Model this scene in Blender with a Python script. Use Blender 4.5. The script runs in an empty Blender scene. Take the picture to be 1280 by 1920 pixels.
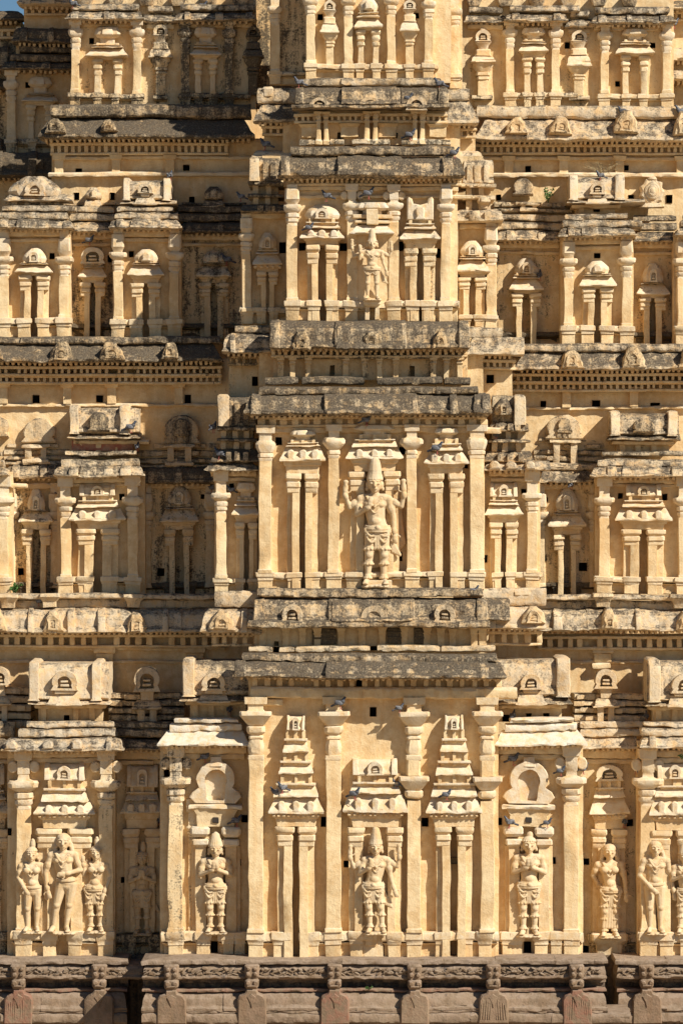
import bpy, bmesh, math, random
from mathutils import Vector, noise, Matrix
random.seed(7)
R = math.radians
SC = bpy.context.scene
COL = SC.collection

# ------------------------------------------------------------ camera, sky, sun
S = 0.011                 # metres per photograph pixel at the depth of the lowest central wall
DCAM = 6800.0             # camera distance in the same units (about 75 m)
ZH = 10.6                 # height of the eye (a hill opposite the tower)
cam_d = bpy.data.cameras.new('camera'); cam = bpy.data.objects.new('camera', cam_d); COL.objects.link(cam)
cam.location = (0, -DCAM * S, ZH); cam.rotation_euler = (R(90), 0, 0)
cam_d.sensor_fit = 'VERTICAL'; cam_d.sensor_height = 36.0
cam_d.lens = 36.0 * DCAM / 1920.0
cam_d.clip_start = 1.0; cam_d.clip_end = 2000.0
SC.camera = cam

SUN = Vector((1.22, -1.0, 1.25)).normalized()      # towards the sun
elev = math.asin(SUN.z)
w = bpy.data.worlds.new('World'); SC.world = w; w.use_nodes = True
nt = w.node_tree; nt.nodes.clear()
sky = nt.nodes.new('ShaderNodeTexSky'); sky.sky_type = 'NISHITA'; sky.sun_disc = False
sky.sun_elevation = elev; sky.sun_rotation = math.atan2(SUN.x, SUN.y)
bg = nt.nodes.new('ShaderNodeBackground'); bg.inputs['Strength'].default_value = 0.048
sky.dust_density = 0.0; sky.ozone_density = 3.0; sky.altitude = 500
wo = nt.nodes.new('ShaderNodeOutputWorld')
hs_ = nt.nodes.new('ShaderNodeHueSaturation'); hs_.inputs['Saturation'].default_value = 1.2; nt.links.new(sky.outputs[0], hs_.inputs['Color']); nt.links.new(hs_.outputs[0], bg.inputs[0]); nt.links.new(bg.outputs[0], wo.inputs[0])
sl = bpy.data.lights.new('sun', 'SUN'); sl.energy = 5.0; sl.angle = R(0.5); sl.color = (1.0, 0.94, 0.84)
so = bpy.data.objects.new('sun', sl); COL.objects.link(so)
so.rotation_euler = SUN.to_track_quat('Z', 'Y').to_euler(); so.location = (20, -20, 40)
SC.view_settings.view_transform = 'Standard'; SC.view_settings.look = 'None'
SC.view_settings.exposure = 0.33; SC.view_settings.gamma = 1.0

# ------------------------------------------------------------ materials
def nn(t, kind, **kw):
    n = t.nodes.new(kind)
    for k, v in kw.items():
        if k in ('operation', 'data_type', 'blend_type', 'noise_dimensions', 'feature', 'distance', 'attribute_name', 'interpolation_type', 'normalize'):
            setattr(n, k, v)
    return n
def stone(name, cA, cB, pale, dark, bump=0.6, fine=30.0, rough=0.9, red=None, basest=0.0, soft=1.0):
    m = bpy.data.materials.new(name); m.use_nodes = True
    t = m.node_tree; t.nodes.clear(); L = t.links.new
    out = nn(t, 'ShaderNodeOutputMaterial'); bs = nn(t, 'ShaderNodeBsdfPrincipled')
    bs.inputs['Roughness'].default_value = rough
    try: bs.inputs['Specular IOR Level'].default_value = 0.15
    except Exception: pass
    L(bs.outputs[0], out.inputs[0])
    g = nn(t, 'ShaderNodeNewGeometry')
    def tex(scale, detail=4, rg=0.55, vec=None, off=(0, 0, 0)):
        mp = nn(t, 'ShaderNodeMapping'); L(g.outputs['Position'], mp.inputs[0])
        mp.inputs['Location'].default_value = off
        mp.inputs['Scale'].default_value = vec or (1, 1, 1)
        n = nn(t, 'ShaderNodeTexNoise'); n.inputs['Scale'].default_value = scale
        n.inputs['Detail'].default_value = detail; n.inputs['Roughness'].default_value = rg
        L(mp.outputs[0], n.inputs['Vector']); return n.outputs['Fac']
    def math_(op, a, b=None, clamp=False):
        n = nn(t, 'ShaderNodeMath', operation=op); n.use_clamp = clamp
        for i, v in enumerate((a, b)):
            if v is None: continue
            if isinstance(v, (int, float)): n.inputs[i].default_value = v
            else: L(v, n.inputs[i])
        return n.outputs[0]
    def ramp(v, lo, hi):
        n = nn(t, 'ShaderNodeMapRange'); n.interpolation_type = 'SMOOTHSTEP'
        L(v, n.inputs[0])
        for i, x in ((1, lo), (2, hi)):
            if isinstance(x, (int, float)): n.inputs[i].default_value = x
            else: L(x, n.inputs[i])
        n.inputs[3].default_value = 0; n.inputs[4].default_value = 1
        return n.outputs[0]
    def mix(f, a, b):
        n = nn(t, 'ShaderNodeMix', data_type='RGBA')
        for sock, v in ((n.inputs[0], f), (n.inputs[6], a), (n.inputs[7], b)):
            if isinstance(v, (int, float)): sock.default_value = v
            elif isinstance(v, tuple): sock.default_value = (*v, 1)
            else: L(v, sock)
        return n.outputs[2]
    n1 = tex(0.9, 4, 0.6); n2 = tex(5.5, 5, 0.68, off=(3, 7, 1)); n3 = tex(fine, 3, 0.6)
    streak = tex(4.0, 4, 0.6, vec=(1.6, 1.6, 0.16), off=(9, 2, 5))
    at = nn(t, 'ShaderNodeAttribute', attribute_name='wear_shade')
    sep = nn(t, 'ShaderNodeSeparateColor'); L(at.outputs['Color'], sep.inputs[0])
    st, pl, rd = sep.outputs[0], sep.outputs[1], sep.outputs[2]
    sn = nn(t, 'ShaderNodeSeparateXYZ'); L(g.outputs['True Normal'], sn.inputs[0])
    up = ramp(sn.outputs[2], 0.15, 0.75)
    base = mix(ramp(math_('ADD', math_('MULTIPLY', n1, 0.6), math_('MULTIPLY', n2, 0.4)), 0.40, 0.60), cA, cB)
    base = mix(math_('MULTIPLY', ramp(n2, 0.42, 0.7), 0.35), base, tuple(min(1, c * 1.13) for c in cB))
    base = mix(math_('MULTIPLY', ramp(n3, 0.58, 0.72), 0.38), base, tuple(c * 0.6 for c in cA))
    base = mix(math_('MULTIPLY', ramp(streak, 0.45, 0.68), 0.42), base, tuple(c * k for c, k in zip(cA, (1.0, 0.88, 0.72))))
    n5 = tex(2.2, 5, 0.7, off=(11, 4, 8)); base = mix(math_('MULTIPLY', ramp(n5, 0.54, 0.64), 0.3), base, tuple(c * 0.74 for c in cA))
    # pale weathered limewash on ledges and tops
    pf = math_('MULTIPLY', math_('MAXIMUM', pl, math_('MULTIPLY', up, 0.55)), ramp(n2, 0.28, 0.62), clamp=True)
    base = mix(pf, base, pale)
    if red:
        base = mix(math_('MULTIPLY', rd, ramp(n2, 0.38, 0.62), clamp=True), base, red)
    # dark algae in patches; high values also paint gap shade on recess podiums
    src = math_('ADD', math_('MULTIPLY', n2, 0.30), math_('ADD', math_('MULTIPLY', n1, 0.18), math_('ADD', math_('MULTIPLY', streak, 0.30), math_('MULTIPLY', n3, 0.22))))
    stt = math_('ADD', math_('ADD', st, 0.17), math_('MULTIPLY', up, 0.10 + basest))
    th = math_('SUBTRACT', 0.71, math_('MULTIPLY', stt, 0.32))
    df = ramp(src, math_('SUBTRACT', th, 0.045 * soft), math_('ADD', th, 0.06 * soft))
    df = math_('MULTIPLY', df, math_('ADD', 0.45, math_('MULTIPLY', n3, 0.9)), clamp=True)
    dcol = mix(ramp(n3, 0.35, 0.65), dark, tuple(min(1, c * 2.3) for c in dark))
    base = mix(df, base, dcol)
    L(base, bs.inputs['Base Color'])
    h = math_('ADD', math_('MULTIPLY', n2, 0.9), math_('MULTIPLY', n3, 0.38))
    b = nn(t, 'ShaderNodeBump'); b.inputs['Strength'].default_value = bump; b.inputs['Distance'].default_value = 0.03
    L(h, b.inputs['Height']); L(b.outputs[0], bs.inputs['Normal'])
    return m
PLASTER = stone('ochre_plaster', (0.66, 0.455, 0.23), (0.77, 0.595, 0.35), (0.66, 0.60, 0.49), (0.046, 0.036, 0.024), 0.7)
ROOF = stone('weathered_plaster', (0.65, 0.44, 0.22), (0.72, 0.54, 0.31), (0.57, 0.50, 0.39), (0.036, 0.028, 0.020), 1.0, basest=0.12, soft=1.6)
STATUE = stone('statue_plaster', (0.62, 0.43, 0.22), (0.70, 0.52, 0.295), (0.56, 0.49, 0.38), (0.07, 0.06, 0.05), 0.45, fine=24)
GRANITE = stone('granite', (0.20, 0.138, 0.086), (0.285, 0.203, 0.13), (0.36, 0.29, 0.22), (0.04, 0.034, 0.03), 1.0, fine=22, red=(0.26, 0.11, 0.07))
def plain(name, col, rough=0.8, var=0.25, scale=20):
    m = bpy.data.materials.new(name); m.use_nodes = True; t = m.node_tree
    bs = t.nodes['Principled BSDF']; bs.inputs['Roughness'].default_value = rough
    n = t.nodes.new('ShaderNodeTexNoise'); n.inputs['Scale'].default_value = scale; n.inputs['Detail'].default_value = 4
    g = t.nodes.new('ShaderNodeTexCoord'); t.links.new(g.outputs['Object'], n.inputs['Vector'])
    r = t.nodes.new('ShaderNodeValToRGB'); r.color_ramp.elements[0].position = 0.35; r.color_ramp.elements[1].position = 0.65
    r.color_ramp.elements[0].color = (*[c * (1 - var) for c in col], 1); r.color_ramp.elements[1].color = (*[min(1, c * (1 + var)) for c in col], 1)
    t.links.new(n.outputs['Fac'], r.inputs[0]); t.links.new(r.outputs[0], bs.inputs['Base Color'])
    return m
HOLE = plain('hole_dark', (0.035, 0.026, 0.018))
BIRD = plain('pigeon_grey', (0.085, 0.085, 0.09), 0.6); BIRDN = plain('pigeon_neck', (0.045, 0.055, 0.075), 0.4)
WING = plain('pigeon_wing', (0.15, 0.15, 0.158), 0.6); WINGD = plain('pigeon_dark', (0.05, 0.05, 0.06), 0.6)
FOOT = plain('pigeon_foot', (0.40, 0.10, 0.08)); LEAF = plain('leaf_green', (0.07, 0.15, 0.03), 0.5); DRY = plain('dry_grass', (0.42, 0.33, 0.18))
DIRT = plain('courtyard_earth', (0.34, 0.25, 0.16), 0.95, 0.2, 0.6)

# ------------------------------------------------------------ mesh builder
class Lay:                         # a wall plane at its own depth (d in pixel units, + is towards the viewer)
    def __init__(s, d): s.d = d; s.k = (DCAM - d) / DCAM
    def at(s, x, y, dp=0): return Vector(((x - 640) * S * s.k, -(s.d + dp) * S, ZH + (960 - y) * S * s.k))
def wob(v, a):
    n1 = noise.noise_vector(v * 0.9); n2 = noise.noise_vector(v * 3.6 + Vector((5, 3, 1)))
    n3 = noise.noise_vector(v * 11.0)
    return v + (n1 * 0.016 + n2 * 0.011 + n3 * 0.010) * a
class MB:
    def __init__(s, L=None): s.v = []; s.f = []; s.m = []; s.w = []; s.L = L; s.stain = 0.0; s.pale = 0.0; s.red = 0.0; s.mi = 0; s.bk = -8
    def put(s, x, y, dp): s.v.append(s.L.at(x, y, dp)); s.w.append((s.stain, s.pale, s.red)); return len(s.v) - 1
    def face(s, *i): s.f.append(i); s.m.append(s.mi)
    def build(s, name, mat, parent=None, rough=1.0, label=None, smooth=38):
        me = bpy.data.meshes.new(name)
        me.from_pydata([wob(v, rough) if rough else v for v in s.v], [], s.f)
        mats = mat if isinstance(mat, (list, tuple)) else [mat]
        for m in mats: me.materials.append(m)
        if len(mats) > 1: me.polygons.foreach_set('material_index', s.m)
        ca = me.color_attributes.new('wear_shade', 'FLOAT_COLOR', 'POINT')
        buf = []
        for w_ in s.w: buf.extend((w_[0], w_[1], w_[2], 1.0))
        ca.data.foreach_set('color', buf)
        me.shade_smooth(); me.set_sharp_from_angle(angle=R(smooth)); me.update()
        o = bpy.data.objects.new(name, me); COL.objects.link(o)
        if parent: o.parent = parent
        if label: o['label'] = label
        return o
    # stack: a solid of stacked plan rings (y downwards, half width, front depth, chamfer)
    def stack(s, cx, prof, back=None, ch=0.1, step=18, cap=True, dx=0):
        back = s.bk if back is None else back
        maxhw = max(p[1] for p in prof); n = max(1, int(2 * maxhw / step))
        ext = []
        for i, p in enumerate(prof):
            if i and p[0] - prof[i - 1][0] > 34:
                q = prof[i - 1]; k = int((p[0] - q[0]) / 26)
                for j in range(1, k + 1):
                    f = j / (k + 1); ext.append([q[a] + (p[a] - q[a]) * f for a in range(3)] + [p[3] if len(p) > 3 else ch])
            ext.append([p[0], p[1], p[2], p[3] if len(p) > 3 else ch])
        rings = []
        for (y, hw, dp, c_) in ext:
            c = c_ * min(hw, dp - back)
            r = [s.put(cx - hw, y, back), s.put(cx - hw, y, dp - c), s.put(cx - hw + c, y, dp)]
            for j in range(1, n): r.append(s.put(cx - hw + c + (2 * hw - 2 * c) * j / n, y, dp))
            r += [s.put(cx + hw - c, y, dp), s.put(cx + hw, y, dp - c), s.put(cx + hw, y, back)]
            rings.append(r)
        for a, b in zip(rings, rings[1:]):
            for j in range(len(a) - 1): s.face(a[j], b[j], b[j + 1], a[j + 1])
        if cap: s.face(*rings[0]); s.face(*reversed(rings[-1]))
    def box(s, x0, x1, y0, y1, dp, back=None, ch=0.12):
        back = s.bk if back is None else back
        e = min(1.2, (y1 - y0) * 0.2)
        s.stack((x0 + x1) / 2, [(y0, (x1 - x0) / 2 - e, dp - e), (y0 + e, (x1 - x0) / 2, dp), (y1 - e, (x1 - x0) / 2, dp), (y1, (x1 - x0) / 2 - e, dp - e)], back, 0.03, 20)
    # slab: an outline with its own thickness and a worn edge
    def slab(s, pts, d0, d1, bev=2.0):
        cx = sum(p[0] for p in pts) / len(pts); cy = sum(p[1] for p in pts) / len(pts)
        def ring(d, off):
            r = []
            n = len(pts)
            for i, (x, y) in enumerate(pts):
                x0, y0 = pts[i - 1]; x1, y1 = pts[(i + 1) % n]
                tx, ty = x1 - x0, y1 - y0; l = math.hypot(tx, ty) or 1
                nx_, ny_ = -ty / l, tx / l            # inward for clockwise-on-screen outlines
                r.append(s.put(x + nx_ * off, y + ny_ * off, d))
            return r
        area = sum(pts[i - 1][0] * p[1] - p[0] * pts[i - 1][1] for i, p in enumerate(pts))
        sg = 1 if area > 0 else -1
        a = ring(d0, 0); b = ring(d1 - bev, 0); c = ring(d1, bev * sg)
        n = len(pts)
        for p, q in ((a, b), (b, c)):
            for i in range(n): s.face(p[i], p[(i + 1) % n], q[(i + 1) % n], q[i])
        s.face(*c)
    # roll-moulded eave or roof run made of laid blocks
    def eave(s, x0, x1, y0, y1, dp, blocks=True, vary=2.0, dip=3.0, ret=0.55, kind='round', back=None):
        back = s.bk if back is None else back
        h = y1 - y0
        prof = {'round': ((0, .28), (.05, .48), (.16, .66), (.32, .79), (.52, .86), (.68, .88), (.76, .93), (.82, 1.02), (.94, 1.03), (1.0, .93), (1.06, .72)),
                'slope': ((0, .35), (.08, .45), (.3, .60), (.6, .80), (.80, .96), (.86, 1.0), (.97, 1.0), (1.0, .93), (1.03, .75)),
                'vault': ((0, .25), (.03, .45), (.12, .66), (.28, .80), (.5, .86), (.72, .86), (.80, .90), (.88, 1.0), (.97, 1.02), (1.0, .92), (1.03, .8)),
                'flat': ((0, .82), (.12, .95), (.3, 1.0), (.8, 1.0), (.92, .96), (1.0, .85))}[kind]
        xs = [x0]
        if blocks:
            while xs[-1] < x1 - 95: xs.append(xs[-1] + random.uniform(70, 150))
        xs.append(x1)
        for i in range(len(xs) - 1):
            a, b = xs[i], xs[i + 1]
            dv = random.uniform(-vary, vary) if blocks else 0; yv = random.uniform(-.7, .7) * (vary * .5)
            ps = []
            for (t, f) in prof:
                d = (dp + dv) * f; o = (dp - d) * ret
                l = a + (o if i == 0 else -1.0); r = b - (o if i == len(xs) - 2 else -1.0)
                ps.append((y0 + yv + t * h, l, r, d))
            n = max(1, int((b - a) / 9)); rings = []
            for (y, l, r, d) in ps:
                rg = [s.put(l, y, back)]
                for j in range(n + 1):
                    f = j / n; e = noise.noise(Vector((l + (r - l) * f, y * 3, s.L.d)) * 0.09) + .6 * noise.noise(Vector((l + (r - l) * f, y * 2, s.L.d + 50)) * 0.3)
                    rg.append(s.put(l + (r - l) * f, y + e * 1.5, d + e * 2.8))
                rg.append(s.put(r, y, back)); rings.append(rg)
            for p, q in zip(rings, rings[1:]):
                for j in range(len(p) - 1): s.face(p[j], q[j], q[j + 1], p[j + 1])
            s.face(*rings[0]); s.face(*reversed(rings[-1]))
    def dentils(s, x0, x1, y0, y1, dp, pitch, w_, back=0, strips=True, missing=0.03):
        n = max(1, int((x1 - x0) / pitch)); p = (x1 - x0) / n
        for i in range(n + 1):
            if random.random() < missing: continue
            x = x0 + i * p + random.uniform(-.7, .7); h = (pitch - w_) / 2 * random.uniform(.85, 1.1)
            s.stack(x, [(y0, h * .85, dp * .9), (y0 + (y1 - y0) * .3, h, dp), (y1 - 2, h, dp), (y1, h * .8, dp * .85)], back - 3, 0.15, 30)
        if strips:
            s.box(x0 - 5, x1 + 5, y0 - 5, y0 + .5, dp + 3, back - 3); s.box(x0 - 4, x1 + 4, y1 - .5, y1 + 4, dp + 1.5, back - 3)
    # wall sheet with real square holes running back into the masonry
    def wall(s, x0, x1, y0, y1, holes=(), side=90, cell=17, dp=0, bot=False, hd=38):
        xs = {x0, x1}; ys = {y0, y1}
        for (cx, cy, hw_, hh_) in holes:
            xs |= {cx - hw_ / 2, cx + hw_ / 2}; ys |= {cy - hh_ / 2, cy + hh_ / 2}
        def fill(vals):
            v = sorted(vals); o = []
            for a, b in zip(v, v[1:]):
                k = max(1, int((b - a) / cell)); o += [a + (b - a) * i / k for i in range(k)]
            return o + [v[-1]]
        X = fill(xs); Y = fill(ys)
        g = []
        for y in Y:
            g.append([s.put(x, y, dp + 2.2 * noise.noise(Vector((x, y, s.L.d)) * 0.02) + 0.9 * noise.noise(Vector((x, y, s.L.d + 9)) * 0.07)) for x in X])
        for i in range(len(Y) - 1):
            for j in range(len(X) - 1):
                mx, my = (X[j] + X[j + 1]) / 2, (Y[i] + Y[i + 1]) / 2
                if any(abs(mx - h[0]) < h[2] / 2 and abs(my - h[1]) < h[3] / 2 for h in holes): continue
                s.face(g[i][j], g[i + 1][j], g[i + 1][j + 1], g[i][j + 1])
        for (cx, cy, a, b) in holes:
            q = []
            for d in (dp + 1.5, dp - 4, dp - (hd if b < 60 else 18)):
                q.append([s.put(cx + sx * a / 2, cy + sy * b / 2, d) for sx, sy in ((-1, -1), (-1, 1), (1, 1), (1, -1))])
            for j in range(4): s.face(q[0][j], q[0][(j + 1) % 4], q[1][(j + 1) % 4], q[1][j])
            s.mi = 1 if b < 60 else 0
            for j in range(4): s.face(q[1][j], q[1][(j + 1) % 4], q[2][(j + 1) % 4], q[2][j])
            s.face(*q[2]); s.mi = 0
        for col_, x in ((0, x0), (-1, x1)):
            pb = [s.put(x, y, dp - side) for y in Y]
            for i in range(len(Y) - 1): s.face(g[i][col_], pb[i], pb[i + 1], g[i + 1][col_])
        pb = [s.put(x, y0, dp - side) for x in X]
        for j in range(len(X) - 1): s.face(g[0][j], g[0][j + 1], pb[j + 1], pb[j])

def empty(name, loc=(0, 0, 0)):
    o = bpy.data.objects.new(name, None); COL.objects.link(o); o.location = loc; o.empty_display_size = 0.2; return o
def tag(o, label, cat, group=None):
    o['label'] = label; o['category'] = cat
    if group: o['group'] = group
TOWER = empty('temple_tower'); tag(TOWER, 'ochre plastered temple tower rising in carved storeys above a brown granite plinth', 'temple tower')

# ------------------------------------------------------------ architectural parts
def part(name, mb, mat=None, rough=1.0, parent=None, label=None, smooth=38):
    return mb.build(name, mat or PLASTER, parent or TOWER, rough, label, smooth)
HOLES = {}
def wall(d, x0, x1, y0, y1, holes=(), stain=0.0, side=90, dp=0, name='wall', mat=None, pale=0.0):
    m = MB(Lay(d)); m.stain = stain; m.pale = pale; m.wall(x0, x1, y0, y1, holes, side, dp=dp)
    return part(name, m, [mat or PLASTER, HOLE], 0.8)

def pilaster(d, cx, hw, top, cap, bot, kind='bulb', dp=17, v=1.0, stain=0.0, cw=2.2, block='step', low=None, pal=0.5, parent=None):
    """square engaged pillar: corbel block, spreading abacus, cushion, neck, long shaft"""
    L = Lay(d)
    def pr(lst): return [(cap + a * v, hw * b, dp + hw * (b - 1) * 0.75, c) for a, b, c in lst]
    shaft_top = {'bulb': 92, 'plain': 33, 'ring': 40}[kind]
    m = MB(L); m.stain = stain
    y = cap + shaft_top * v
    prof = [(y - 1, hw, dp), (y + 2, hw, dp)]
    if low is None:
        prof += [(bot - 7, hw * 1.0, dp), (bot - 5, hw * 1.12, dp + 1.5), (bot + 1, hw * 1.15, dp + 2)]
        m.stack(cx, prof, ch=0.07)
    else:
        m.stack(cx, prof + [(low - 1, hw * .95, dp - 1)], ch=0.25)
        m.stack(cx, [(low + 46, hw * .92, dp), (bot - 7, hw * .92, dp), (bot - 5, hw * 1.1, dp + 1.5), (bot + 1, hw * 1.12, dp + 2)], ch=0.07)
    sh = part('pilaster', m, None, 1.5, parent)
    c = MB(L); c.stain = stain * 1.1; c.pale = pal
    def cap_stack(y0, vv, narrow=1.0):
        def q(lst): return [(y0 + a * vv, hw * b * narrow, dp + hw * (b * narrow - 1) * 0.8, cc) for a, b, cc in lst]
        c.pale = pal
        c.stack(cx, q([(0, cw * .97, .12), (1.5, cw, .12), (8, cw, .14), (10, cw * .93, .2), (25, 1.18, .3), (27, 1.0, .3)]))
        c.pale = pal * .5
        c.stack(cx, q([(28, 1.1, .35), (30, 1.28, .35), (38, 1.3, .35), (42, 1.12, .35), (44, .85, .3)]))
    if kind == 'bulb':
        cap_stack(cap, v)
        c.stack(cx, pr([(43, .8, .3), (47, .82, .3), (49, 1.02, .25), (52, 1.02, .25), (53, .86, .4), (58, .95, .42), (66, 1.08, .42), (74, 1.1, .42), (80, .98, .4), (83, .85, .4), (84, 1.06, .1), (90, 1.1, .08), (93, 1.0, .08)]))
    elif kind == 'plain':
        c.stack(cx, pr([(0, cw * .85, .3), (4, cw, .3), (9, cw, .3), (19, 1.2, .35), (20, .95, .3)]))
        c.stack(cx, pr([(20, 1.05, .35), (22, 1.25, .35), (27, 1.25, .35), (29, 1.0, .3), (30, 1.1, .1), (34, 1.05, .08)]))
    else:
        c.stack(cx, pr([(0, cw * .9, .3), (3, cw, .3), (9, cw * .95, .3), (15, 1.15, .35), (16, .9, .3)]))
        c.stack(cx, pr([(16, 1.0, .4), (18, 1.3, .4), (24, 1.3, .4), (27, .95, .3), (28, 1.2, .4), (33, 1.2, .4), (36, .9, .3), (41, 1.0, .1)]))
    if cap - top > 4:
        h = cap - top
        if block == 'step':
            c.stack(cx, [(top - 2, hw * 1.55, dp + 6), (top + h * .45, hw * 1.5, dp + 5)], ch=.05)
            c.stack(cx, [(top + h * .45, hw * 1.05, dp + 2), (cap - 3, hw * 1.0, dp + 1), (cap + .5, hw * 1.25, dp + 2)], ch=.05)
        elif block == 'cube':
            hh = min(h * .72, 30)
            c.pale = pal
            c.stack(cx, [(cap - 5 - hh, hw * .95, dp + 2), (cap - 3 - hh, hw * 1.3, dp + 6), (cap - 10, hw * 1.4, dp + 7), (cap - 4, hw * 1.05, dp + 2), (cap + .5, hw * 1.0, dp)], ch=.28)
            c.stack(cx, [(top - 2, hw * 1.0, dp), (cap - 5 - hh, hw, dp)], ch=.05)
        elif block == 'tall':
            c.stack(cx, [(top - 2, hw * 1.3, dp + 6), (top + h * .3, hw * 1.2, dp + 5), (top + h * .33, hw * .85, dp + 3), (cap - h * .22, hw * .85, dp + 2), (cap - h * .2, hw * .7, dp + 1), (cap - 2, hw * .8, dp + 1), (cap + .5, hw * 1.3, dp + 2)], ch=.05)
            for sg in (-1, 1):
                x = cx + sg * hw * 1.5; yy = top + h * .55; r = hw * .75
                c.slab([(x + r * math.cos(a) * 1.0, yy + r * 1.15 * math.sin(a)) for a in [i * math.pi / 6 for i in range(12)]], -4, dp - 4, 2)
    part('capital', c, None, 1.0, sh)
    if low is not None:
        c = MB(L); c.stain = stain; cap_stack(low, 0.95, 0.97); part('capital', c, None, 1.0, sh)
    return sh

def podium(d, x0, x1, y0, y1, piers=(), gaps=(), dp=17, stain=0.1, pal=0.35, holes=()):
    """moulded base under the pilasters, breaking forward below each one"""
    m = MB(Lay(d)); m.stain = stain; m.pale = pal; h = y1 - y0
    segs = []; x = x0
    for a, b in sorted(gaps):
        if a > x: segs.append((x, a))
        x = b
    segs.append((x, x1))
    for a, b in segs:
        m.pale = pal
        m.eave(a, b, y0, y0 + h * .34, dp, vary=1.0, kind='flat', ret=0.3)
        m.pale = 0; m.stain = stain * .8
        m.box(a + 5, b - 5, y0 + h * .40, y1 + 1, dp - 12)
        m.stack((a + b) / 2, [(y0 + h * .40, (b - a) / 2 - 2, dp - 2), (y0 + h * .50, (b - a) / 2 - 6, dp - 8)], ch=.03)
        m.stain = stain
    for cx, hw in piers:
        m.pale = pal
        m.stack(cx, [(y0 - 1, hw + 2, dp + 1), (y0, hw + 3.5, dp + 3), (y0 + h * .26, hw + 3.5, dp + 3), (y0 + h * .30, hw + 1.5, dp + 1), (y0 + h * .42, hw + 1, dp), (y0 + h * .46, hw + 1, dp)], ch=.06)
        m.pale = 0
        m.stack(cx, [(y0 + h * .42, hw, dp - 2), (y1 + 1, hw, dp - 2)], ch=.05)
    return part('podium', m, None, 1.6)

def arch_pts(cx, y0, y1, hw, pinch=0.12, n=14):
    """horseshoe outline, open foot at y1"""
    h = y1 - y0; r = min(hw, h * .62); pts = []
    for i in range(n + 1):
        a = math.pi * 1.12 * (i / n) - math.pi * 0.06
        pts.append((cx - hw * math.cos(a), y0 + r - r * math.sin(a)))
    pts.append((cx + hw * (1 - pinch), y0 + h * .75)); pts.append((cx + hw * 1.08, y1))
    pts.append((cx - hw * 1.08, y1)); pts.append((cx - hw * (1 - pinch), y0 + h * .75))
    return pts
def ring_slab(m, outer, inner, d0, d1):
    n = len(outer)
    A = [m.put(x, y, d0) for x, y in outer]; B = [m.put(x, y, d1 - 1.5) for x, y in outer]
    C = [m.put(x * .93 + u * .07, y * .93 + v_ * .07, d1) for (x, y), (u, v_) in zip(outer, inner)]
    D = [m.put(x, y, d1 - .5) for x, y in inner]; E = [m.put(x, y, d0) for x, y in inner]
    for P_, Q_ in ((A, B), (B, C), (C, D), (D, E)):
        for i in range(n): m.face(P_[i], P_[(i + 1) % n], Q_[(i + 1) % n], Q_[i])
def kudu(m, cx, y0, y1, hw, d0, d1, inner=True):
    """small horseshoe arch ornament with a niche"""
    o = arch_pts(cx, y0, y1, hw)
    if not inner: m.slab(o, d0, d1, 2.5); return
    i_ = arch_pts(cx, y0 + (y1 - y0) * .28, y1 - (y1 - y0) * .12, hw * .55)
    ring_slab(m, o, i_, d0, d1)
    m.slab([(cx - hw * .6, y0 + (y1 - y0) * .2), (cx + hw * .6, y0 + (y1 - y0) * .2), (cx + hw * .6, y1), (cx - hw * .6, y1)], d0 - 2, d0 + (d1 - d0) * .25, .5)
    m.box(cx - hw * .28, cx + hw * .28, y0 + (y1 - y0) * .5, y0 + (y1 - y0) * .6, d1 - 2, d0)
    m.box(cx - hw * .34, cx + hw * .34, y0 + (y1 - y0) * .68, y0 + (y1 - y0) * .8, d1 - 1, d0)
def lump(m, cx, y0, y1, hw, d0, d1):
    """worn plaster stub where an arch ornament has weathered away"""
    h = y1 - y0; pts = []
    for t in (0, .05, .14, .3, .5, .72, .88, 1.0):
        pts.append((t, (.24 + .40 * min(1, t * 2.6) ** .7 + .36 * t ** 1.4)))
    left = [(cx - hw * f * random.uniform(.88, 1.06), y1 - h * (1 - t)) for t, f in pts][::-1]
    right = [(cx + hw * f * random.uniform(.88, 1.06), y1 - h * (1 - t)) for t, f in pts]
    o = left + right; n = len(o); mx, my = cx, y1 - h * .40; rings = []
    for k, dd in ((1.0, d0), (1.0, d1 - 6), (.96, d1 - 2), (.86, d1), (.5, d1 + .5)):
        rings.append([m.put(mx + (x - mx) * k + (random.uniform(-.8, .8) if k < 1 else 0), my + (y - my) * k, dd + random.uniform(-.8, .8)) for x, y in o])
    for p_, q_ in zip(rings, rings[1:]):
        for i in range(n): m.face(p_[i], p_[(i + 1) % n], q_[(i + 1) % n], q_[i])
    m.face(*rings[-1])
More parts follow.
